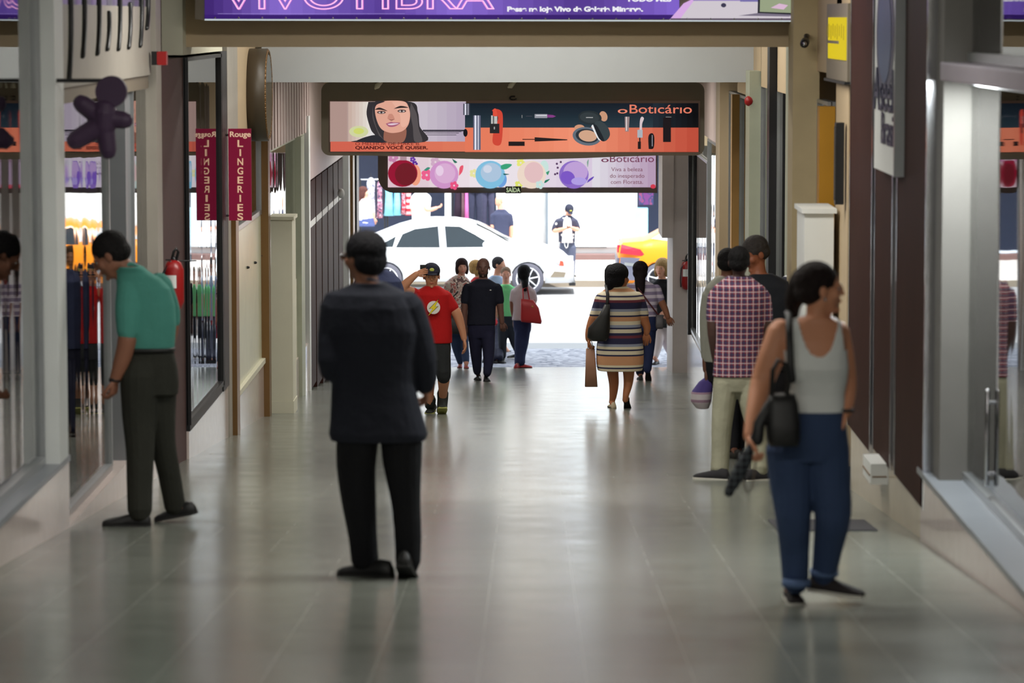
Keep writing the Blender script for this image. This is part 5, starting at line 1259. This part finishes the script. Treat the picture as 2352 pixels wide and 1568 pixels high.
# ------------------------------------------------------------------ across the street
STUD = mat('studded_denim', (52, 54, 74), .8); nn, ln, bs = nodes_of(STUD)
vo = nn.new('ShaderNodeTexVoronoi'); vo.inputs['Scale'].default_value = 9; vo.inputs['Randomness'].default_value = .5; tc = nn.new('ShaderNodeTexCoord'); cr = nn.new('ShaderNodeValToRGB')
cr.color_ramp.interpolation = 'CONSTANT'; cr.color_ramp.elements[0].color = (.8,.8,.8,1); cr.color_ramp.elements[1].position = .22; cr.color_ramp.elements[1].color = rgb((52,54,74))
ln.new(tc.outputs['Object'], vo.inputs['Vector']); ln.new(vo.outputs['Distance'], cr.inputs[0]); ln.new(cr.outputs[0], bs.inputs['Base Color'])
r, W, s, hp, H, Rh = person('man in a black cap and studded dark jacket looking at his phone across the street', 71.3,
  [(1303,494,8),(1303,500,16),(1302,506,22),(1302,525,19),(1302,545,18),(1302,556,18)],
  (1307, 484, 28, 165, -35), (1304, 494, 6),
  [dict(j=[(1281,508,6,0),(1275,520,6),(1273,530,5.5),(1285,528,5,-.15),(1297,525,4,-.28)], sleeve=1.7, hand=(1,-.3,.1), palm=(0,0,1), thumb=1, curl=.8), dict(j=[(1321,508,6),(1325,518,6),(1327,527,5.5),(1321,526,5,-.18),(1314,523,4,-.28)], sleeve=1.7, hand=(-1,-.3,.1), palm=(0,0,1), thumb=-1, curl=.8)],
  [dict(j=[(1296,568,11,0),(1298,590,9),(1304,612,7),(1308,626,6)], foot=(1308,636), yaw=170), dict(j=[(1312,568,11),(1313,590,9),(1314,612,7),(1315,626,6)], foot=(1318,636), yaw=160)],
  (216, 160, 132), (40, 36, 40), dict(m=STUD, sleeve=1.7, name='jacket'), dict(m=cloth('slate_joggers', (78, 84, 104)), name='joggers'), shoes=(leather, rubber), cap=(44, 46, 62), hips=[(1303,556,17),(1303,566,17)], z0=0)
bm = bmesh.new(); ring_loft(bm, [(W(1303, 499, -.04), .07, .07), (W(1303, 508, -.06), .09, .11), (W(1303, 530, -.06), .10, .11), (W(1303, 557, -.06), .12, .11)], n=3); mesh_obj('t_shirt', bm, mat('white_jersey', (232, 232, 236), .8), r, True)
bm = bmesh.new(); tube(bm, [W(1296, 557, -.19), W(1298, 566, -.2), W(1301, 570, -.2), W(1304, 566, -.2), W(1305, 557, -.19)], .008, 6); mesh_obj('drawstring', bm, M['white'], r, True)
t = thing('mobile_phone', W(1306, 521, -.34)+r.location, 'dark phone in the hands of the man in the cap across the street', 'phone')
bm = bmesh.new(); bx(bm, (-.04, -.03, -.006), (.04, .03, .006)); mesh_obj('phone_body', bm, M['black'], t)
person('bald man in a dark grey printed T-shirt standing beyond the bonnet of the white car', 72.6,
  [(1151,480,8),(1151,486,15),(1151,492,20),(1152,512,18),(1152,530,17),(1152,548,17)],
  (1146, 463, 26, -150, -15), (1150, 480, 7),
  [dict(j=[(1132,496,6,0),(1132,512,5.5),(1130,526,5),(1122,536,4)], sleeve=1.1), dict(j=[(1171,496,6),(1174,514,5.5),(1175,532,5),(1174,544,4)], sleeve=1.1)],
  [dict(j=[(1144,562,10),(1144,590,8),(1144,615,6)], foot=(1144,628), yaw=-150), dict(j=[(1160,562,10),(1160,590,8),(1160,615,6)], foot=(1160,628), yaw=-150)],
  (220, 158, 132), (120, 100, 90), dict(m=cloth('slate_tee', (60, 64, 88)), sleeve=1.1, name='t_shirt'), dict(m=NAVY), shoes=(leather, rubber), hair='bald', hips=[(1152,548,16),(1152,560,16)], z0=0)
person('man in a white T-shirt holding out one hand beyond the roof of the white car', 73.0,
  [(966,440,8),(967,447,18),(967,454,23),(967,475,21),(967,500,20),(967,520,20)],
  (972, 424, 28, 120, -10), (968, 440, 7),
  [dict(j=[(950,456,6,0),(948,475,6),(950,492,5)], sleeve=1), dict(j=[(984,458,6,-.1),(978,475,6,-.15),(983,482,5,-.2),(995,480,4.5,-.2),(1003,477,4,-.2)], sleeve=.9, hand=(1,0,.2), palm=(0,0,1), thumb=-1, curl=.9)],
  [dict(j=[(960,545,11),(960,580,9),(960,612,7)], foot=(960,625), yaw=90), dict(j=[(976,545,11),(976,580,9),(976,612,7)], foot=(978,625), yaw=90)],
  (220, 160, 136), (70, 60, 60), dict(m=mat('white_jersey', (232, 232, 236), .8), sleeve=1, name='t_shirt'), dict(m=NAVY), shoes=(leather, rubber), hips=[(967,520,18),(967,535,18)], z0=0)
person('woman with long reddish hair and a blue skirt at the far left clothes rail', 73.4,
  [(838,456,7),(838,463,14),(838,470,18),(838,485,15),(840,500,16),(842,515,18)],
  (836, 442, 26, 100, 0), (838, 456, 6),
  [dict(j=[(824,472,5),(824,488,4.5),(826,500,4)], sleeve=.8), dict(j=[(852,472,5),(856,488,4.5),(858,500,4)], sleeve=.8)],
  [dict(j=[(834,540,9),(834,575,7),(834,610,5)], foot=(834,624), yaw=90), dict(j=[(846,540,9),(846,575,7),(846,610,5)], foot=(848,624), yaw=90)],
  (220, 164, 140), (110, 66, 60), dict(m=mat('white_jersey', (232,232,236)), sleeve=.8, name='blouse'), dict(m=cloth('cornflower_skirt', (78, 90, 140)), len=1.2, name='skirt'), shoes=(leather, rubber), hair='long', hips=[(841,500,17),(842,520,19)], z0=0, face=False,
  ponytail=[[(828,448,8),(826,470,7),(826,490,5)]])

# --- clothes on show
def garment_rack(px0, px1, ytop, d, label):
    x0, x1 = U(px0, 500, d).x, U(px1, 500, d).x; zt_ = Z(ytop, d)
    t = thing('clothes_rail', ((x0+x1)/2, d, 0), label, 'clothes rail'); w_ = (x1-x0)/2
    bm = bmesh.new(); tube(bm, [(-w_, 0, zt_), (w_, 0, zt_)], .015, 8); mesh_obj('rail', bm, M['chrome'], t, True)
    for e in (-1, 1):
        bm = bmesh.new(); tube(bm, [(e*w_, 0, 0), (e*w_, 0, zt_)], .018, 8); mesh_obj('upright', bm, M['dark'], t, True)
        bm = bmesh.new(); bx(bm, (e*w_-.03, -.25, 0), (e*w_+.03, .25, .03)); mesh_obj('base', bm, M['dark'], t)
garment_rack(828, 884, 412, 75.2, 'chrome clothes rail at the far left of the shop across the street')
garment_rack(890, 950, 412, 75.2, 'chrome clothes rail with cyan and red garments across the street')
garment_rack(1040, 1082, 412, 75.2, 'chrome clothes rail by the white post of the shop across the street')
def hanging(px, wpx, y0, y1, d, m, label, seed):
    wpx *= .92
    rr = random.Random(seed); c = U(px, y0, d); wd = wpx/SC(d)/2; Hh = (y1-y0)/SC(d)
    t = thing('hanging_garment', c, label, 'garment', 'garments on the rails across the street')
    bm = bmesh.new(); rs = []
    for (u, a) in ((0, .35), (.06, .8), (.12, 1), (.4, .8), (.7, .95), (1, 1.1)):
        r_ = []
        for k in range(24):
            th = 2*pi*k/24; f = 1+.14*sin(k*2.6+seed)*u
            r_.append(bm.verts.new((wd*a*cos(th)*f, .09*sin(th)*f, -Hh*u)))
        rs.append(r_)
    loop_faces(bm, rs); mesh_obj('fabric', bm, m, t, True)
    bm = bmesh.new(); tube(bm, [(-wd*.8, 0, -.05), (0, 0, .03), (wd*.8, 0, -.05)], .008, 6); tube(bm, [(0, 0, .02), (0, 0, .1)], .006, 6); mesh_obj('hanger', bm, M['dark'], t, True)
GARM = [(852, 22, 408, 498, blotch('speckled_cotton', [(220, 220, 232), (60, 64, 90), (225, 226, 236), (100, 104, 130)], 30), 'grey speckled patterned dress hanging at the far left rail'),
 (872, 14, 415, 500, blotch('pink_navy_print', [(60, 60, 90), (220, 130, 150), (90, 90, 120), (230, 200, 210)], 20), 'narrow navy and pink printed dress on the far left rail'),
 (893, 22, 412, 495, cloth('cyan_voile', (140, 214, 236)), 'pale cyan dress hanging just left of the dark upright'),
 (912, 18, 412, 494, cloth('cyan_voile', (140, 214, 236)), 'pale cyan dress hanging just right of the dark upright'),
 (927, 12, 430, 492, blotch('red_print', [(210, 50, 70), (240, 190, 200), (60, 90, 110), (220, 60, 80)], 18), 'multicoloured red printed garment on the middle rail'),
 (938, 14, 430, 494, banded('red_stripes', [(i/12, ((205, 50, 66), (240, 200, 206))[i % 2]) for i in range(12)], (-.8, 0)), 'red and pale striped garment at the right end of the middle rail'),
 (1052, 18, 408, 500, cloth('plum_black', (50, 36, 52)), 'black and plum garment beside the white shop post'),
 (1063, 9, 408, 502, cloth('taupe_grey', (110, 84, 92)), 'narrow taupe garment on the rail beside the pink one'),
 (1071, 10, 408, 503, cloth('bright_pink', (226, 120, 190)), 'bright pink garment on the rail beside the black trousers')]
for i, g in enumerate(GARM): hanging(g[0], g[1], g[2], g[3], 75.2, g[4], g[5], i)
def legs_mannequin(px, m, label, spread=9):
    d = 74.2+(px > 1100)*.5; c = Vector((U(px, 500, d).x, d, 0)); s_ = SC(d)
    t = thing('display_mannequin', c, label, 'mannequin')
    zt_ = Z(430, d); zk = Z(520, d)
    for e in (-1, 1):
        bm = bmesh.new(); tube(bm, [(e*.055, 0, zt_-.05), (e*.08, -.02, (zt_+zk)/2), (e*.075, 0, zk-.1)], [.085, .07, .05], 12); mesh_obj('trouser_leg', bm, m, t, True)
    bm = bmesh.new(); ring_loft(bm, [(Vector((0, 0, zt_+.12)), .13, .09), (Vector((0, 0, zt_)), .15, .11), (Vector((0, 0, zt_-.12)), .15, .11)], n=2.2); mesh_obj('hip', bm, m, t, True)
    bm = bmesh.new(); ell(bm, (-.17, -.02, zt_), (.03, .03, .09)); mesh_obj('hand', bm, mat('mannequin_white', (236, 236, 236), .4), t, True)
    bm = bmesh.new(); tube(bm, [(0, .0, 0), (0, 0, zk)], .02, 8); tube(bm, [(0, 0, 0), (0, 0, .03)], .2, 20); mesh_obj('stand', bm, M['chrome'], t, True)
legs_mannequin(1092, cloth('black_trouser', (48, 50, 70)), 'mannequin in black trousers nearest the pink garment across the street')
legs_mannequin(1120, cloth('charcoal_trouser', (62, 62, 84)), 'mannequin in charcoal trousers beside the bald man across the street')
# window display on the right of the far shops
t = thing('poster_stand', (X7(1478, 75.6), 75.6, 0), 'pale blue shop display panel with a purple poster across the street', 'display')
bm = bmesh.new(); bx(bm, (-.18, 0, 0), (.10, .3, Z(478, 75.6))); mesh_obj('plinth', bm, mat('pale_blue_panel', (150, 210, 236), .5), t)
bm = bmesh.new(); bx(bm, (-.10, 0, Z(470, 75.6)), (.22, .05, Z(425, 75.6))); mesh_obj('poster', bm, blotch('purple_poster', [(90, 40, 100), (40, 46, 90), (110, 50, 90), (60, 60, 120)], 5), t)

# --- cars
def car(x_front, y_near, label, paint, rear_lights=False, L=4.60, zr=1.50, kind='sedan', trim_m=None, Wd=1.80):
    t = thing('car', (x_front-L, y_near+Wd/2, -.12), label, 'car')
    hw = Wd/2
    def top(x):   # outline of the upper edge
        P = [(0,.80),(.05,1.02),(.35,1.10),(.55,1.16),(1.05,1.36),(1.45,1.47),(1.75,zr),(2.2,zr-.01),(2.55,zr-.06),(2.9,1.28),(3.3,1.05),(3.6,1.0),(4.0,.93),(4.35,.82),(4.52,.66),(4.60,.50)] if kind == 'sedan' else \
            [(0,.90),(.06,1.06),(.5,1.10),(.7,1.16),(1.1,1.38),(1.5,1.45),(2.1,zr-.02),(2.6,1.40),(3.1,1.1),(3.6,.98),(4.1,.86),(4.4,.6)]
        for (a, b), (c, d_) in zip(P, P[1:]):
            if x <= c: return b+(d_-b)*(x-a)/(c-a)
        return P[-1][1]
    def belt(x): return min(.90+.03*(2.6-x)/2.6 if x < 3.2 else .98, top(x)-.02)
    wx = (.82, L-.93); wr = .345
    def low(x):
        z = .24
        for c in wx:
            q = wr**2-(x-c)**2
            if q > 0: z = max(z, .32+sqrt(q))
        return z
    xs = sorted(set([i*L/46 for i in range(47)]+[c+wr*f for c in wx for f in (-1.001,-.97,-.9,-.7,-.4,0,.4,.7,.9,.97,1.001)]+[.02, L-.02]))
    bm = bmesh.new(); rs = []
    for x in xs:
        end = min(1, min(x, L-x)/.5); w_ = hw*(.80+.20*sqrt(max(0, end))) if min(x, L-x) < .5 else hw
        T, Bt, lo = top(x), belt(x), low(x)
        gh = T-Bt
        half = [(w_*.96, lo), (w_*1.0, max(lo+.01, .45)), (w_*1.0, max(lo+.02, .68)), (w_*.965, max(lo+.03, Bt)), (w_*(.955-.20*min(1, gh/.55)), max(lo+.04, Bt+gh*.82)), (w_*(.86-.22*min(1, gh/.55)), max(lo+.05, T-.02*(gh > .1))), (w_*.3, max(lo+.06, T+.02))]
        r_ = [bm.verts.new((x, -a, b)) for a, b in half] + [bm.verts.new((x, a, b)) for a, b in half[::-1]]
        rs.append(r_)
    loop_faces(bm, rs); mesh_obj('car_body', bm, paint, t, True)
    def side_y(x, z, off=.006):
        T, Bt = top(x), belt(x); gh = max(.01, T-Bt); u = min(1, max(0, (z-Bt)/(gh*.82)))
        a = .965+(.955-.20*min(1, gh/.55)-.965)*u
        return -(hw*a)-off
    gls = mat('car_glass', (24, 34, 40), .05, spec=.5)
    def side_poly(name, P, m, off=.006, both=True, par=None):
        for e in ((1, -1) if both else (1,)):
            bm = bmesh.new(); vs = [bm.verts.new((x, e*side_y(x, z, off), z)) for x, z in P]
            bm.faces.new(vs); bmesh.ops.triangulate(bm, faces=bm.faces[:]); bmesh.ops.subdivide_edges(bm, edges=bm.edges[:], cuts=2, use_grid_fill=True)
            for v in bm.verts: v.co.y = e*side_y(v.co.x, v.co.z, off)
            mesh_obj(name, bm, m, par or t)
    if kind == 'sedan':
        side_poly('side_window', [(2.02,.96),(1.98,1.38),(2.30,1.37),(2.60,1.22),(2.86,1.06),(2.86,.97)], gls)
        side_poly('side_window', [(1.02,.96),(1.15,1.22),(1.40,1.32),(1.88,1.38),(1.92,.96)], gls)
        side_poly('quarter_window', [(.72,.97),(.80,1.06),(1.02,1.18),(.96,.97)], gls)
        seam = mat('door_seam', (110, 112, 118), .6)
        side_poly('pillar_trim', [(1.90,.96),(1.86,1.40),(2.0,1.40),(2.04,.96)], mat('grey_pillar', (170, 172, 180), .4), .008)
        side_poly('door_handle', [(1.62,.80),(1.82,.80),(1.82,.825),(1.62,.83)], M['steel'], .012); side_poly('door_handle', [(2.62,.78),(2.82,.78),(2.82,.80),(2.62,.81)], M['steel'], .012)
        side_poly('headlight', [(4.06,.70),(4.42,.60),(4.44,.66),(4.15,.79)], mat('lamp_glass', (200, 205, 210), .1), .02); side_poly('indicator', [(4.30,.60),(4.40,.58),(4.38,.68),(4.32,.70)], mat('indicator_red', (200, 80, 60), .3), .024)
        side_poly('fog_recess', [(4.12,.36),(4.40,.36),(4.44,.46),(4.2,.48)], M['greybox'], .02)
        side_poly('tail_light', [(.02,.78),(.42,.86),(.40,.92),(.08,.94)], mat('dark_red_lamp', (70, 20, 30), .2), .012)
        for e in (1, -1):
            bm = bmesh.new(); ell(bm, (2.86, e*(hw+.07), 1.02), (.10, .09, .075)); mesh_obj('wing_mirror', bm, paint, t, True)
        bm = bmesh.new(); xs2 = [(2.62, 1.43), (2.9, 1.29), (3.28, 1.07)]
        rows = []
        for x, z in xs2: rows.append([bm.verts.new((x+.012, y_*hw*(.62+(1.4-z)*.28), z+.028-.03*abs(y_)**2)) for y_ in (-1, -.5, 0, .5, 1)])
        for a_, b_ in zip(rows, rows[1:]):
            for i in range(4): bm.faces.new((a_[i], a_[i+1], b_[i+1], b_[i]))
        mesh_obj('windscreen', bm, gls, t, True)
        side_poly('sill', [(1.2,.22),(3.3,.22),(3.3,.27),(1.2,.27)], M['greybox'], .004)
        bm = bmesh.new(); bx(bm, (4.5, -.75, .18), (4.63, .75, .24)); mesh_obj('splitter', bm, M['dark'], t)
    else:
        side_poly('side_window', [(1.3,1.02),(1.45,1.32),(2.05,1.36),(2.05,1.0)], gls); side_poly('side_window', [(2.12,1.0),(2.12,1.36),(2.5,1.28),(2.85,1.02)], gls)
        side_poly('rear_side_window', [(.66,1.13),(1.06,1.36),(1.2,1.34),(1.22,1.06)], mat('pale_glass', (190, 200, 205), .1))
        side_poly('tail_light', [(.03,.84),(.55,.78),(.44,.92),(.06,1.02)], mat('tail_lamp_red', (196, 40, 60), .2), .014)
        side_poly('bumper', [(.02,.30),(.46,.30),(.52,.62),(.60,.74),(.04,.76)], mat('grey_bumper', (96, 98, 116), .4), .012)
        side_poly('bumper_highlight', [(.12,.60),(.5,.56),(.5,.62),(.12,.66)], M['steel'], .018)
        bm = bmesh.new(); bx(bm, (-.03, -hw*.84, .30), (.04, hw*.84, .74)); mesh_obj('rear_bumper', bm, mat('grey_bumper', (96,98,116)), t)
        bm = bmesh.new(); bx(bm, (-.02, -hw*.8, .85), (.03, -hw*.45, 1.0)); mesh_obj('tail_light', bm, mat('tail_lamp_red', (196,40,60)), t)
    tyre = mat('tyre_rubber', (84, 84, 96), .8); rim = mat('alloy', (214, 216, 222), .3, metal=.4)
    for c in wx:
        for e in (-1, 1):
            yy = e*(hw-.11)
            wo = thing('wheel', (0, 0, 0), None, None) if False else bpy.data.objects.new('wheel', None); link(wo, t); wo.location = (c, yy, .325)
            bm = bmesh.new()
            rs = []
            for (r_, y_) in ((.20,-.1),(.31,-.105),(.325,-.08),(.325,.08),(.31,.105),(.20,.1)):
                rs.append([bm.verts.new((r_*cos(2*pi*k/40), y_, r_*sin(2*pi*k/40))) for k in range(40)])
            loop_faces(bm, rs, cap=False); mesh_obj('tyre', bm, tyre, wo, True)
            bm = bmesh.new(); tube(bm, [(0, -.02, 0), (0, .02, 0)], .235, 36, caps=False); mesh_obj('brake_disc', bm, mat('wheel_well', (60, 60, 66), .6), wo)
            bm = bmesh.new()
            for k in range(36): tube(bm, [(.228*cos(2*pi*k/36), e*.085, .228*sin(2*pi*k/36)), (.228*cos(2*pi*(k+1)/36), e*.085, .228*sin(2*pi*(k+1)/36))], .022, 6, caps=False)
            for k in range(7):
                a_ = 2*pi*k/7+.2
                tube(bm, [(.03*cos(a_), e*.09, .03*sin(a_)), (.22*cos(a_), e*.085, .22*sin(a_))], [.035, .028], 6, flat=.5)
            ell(bm, (0, e*.095, 0), (.045, .02, .045)); mesh_obj('rim', bm, rim, wo, True)
    return t
white_paint = mat('white_car_paint', (228, 230, 234), .25, var=.01)
car(U(1318, 620, 68.5).x, 68.0, 'white four-door sedan parked along the far side of the street', white_paint)
taxi = mat('orange_car_paint', (236, 138, 18), .3, var=.02)
car(U(1419, 620, 68.5).x+4.4, 68.0, 'orange taxi with red tail light ahead of the white sedan', taxi, L=4.4, kind='taxi')
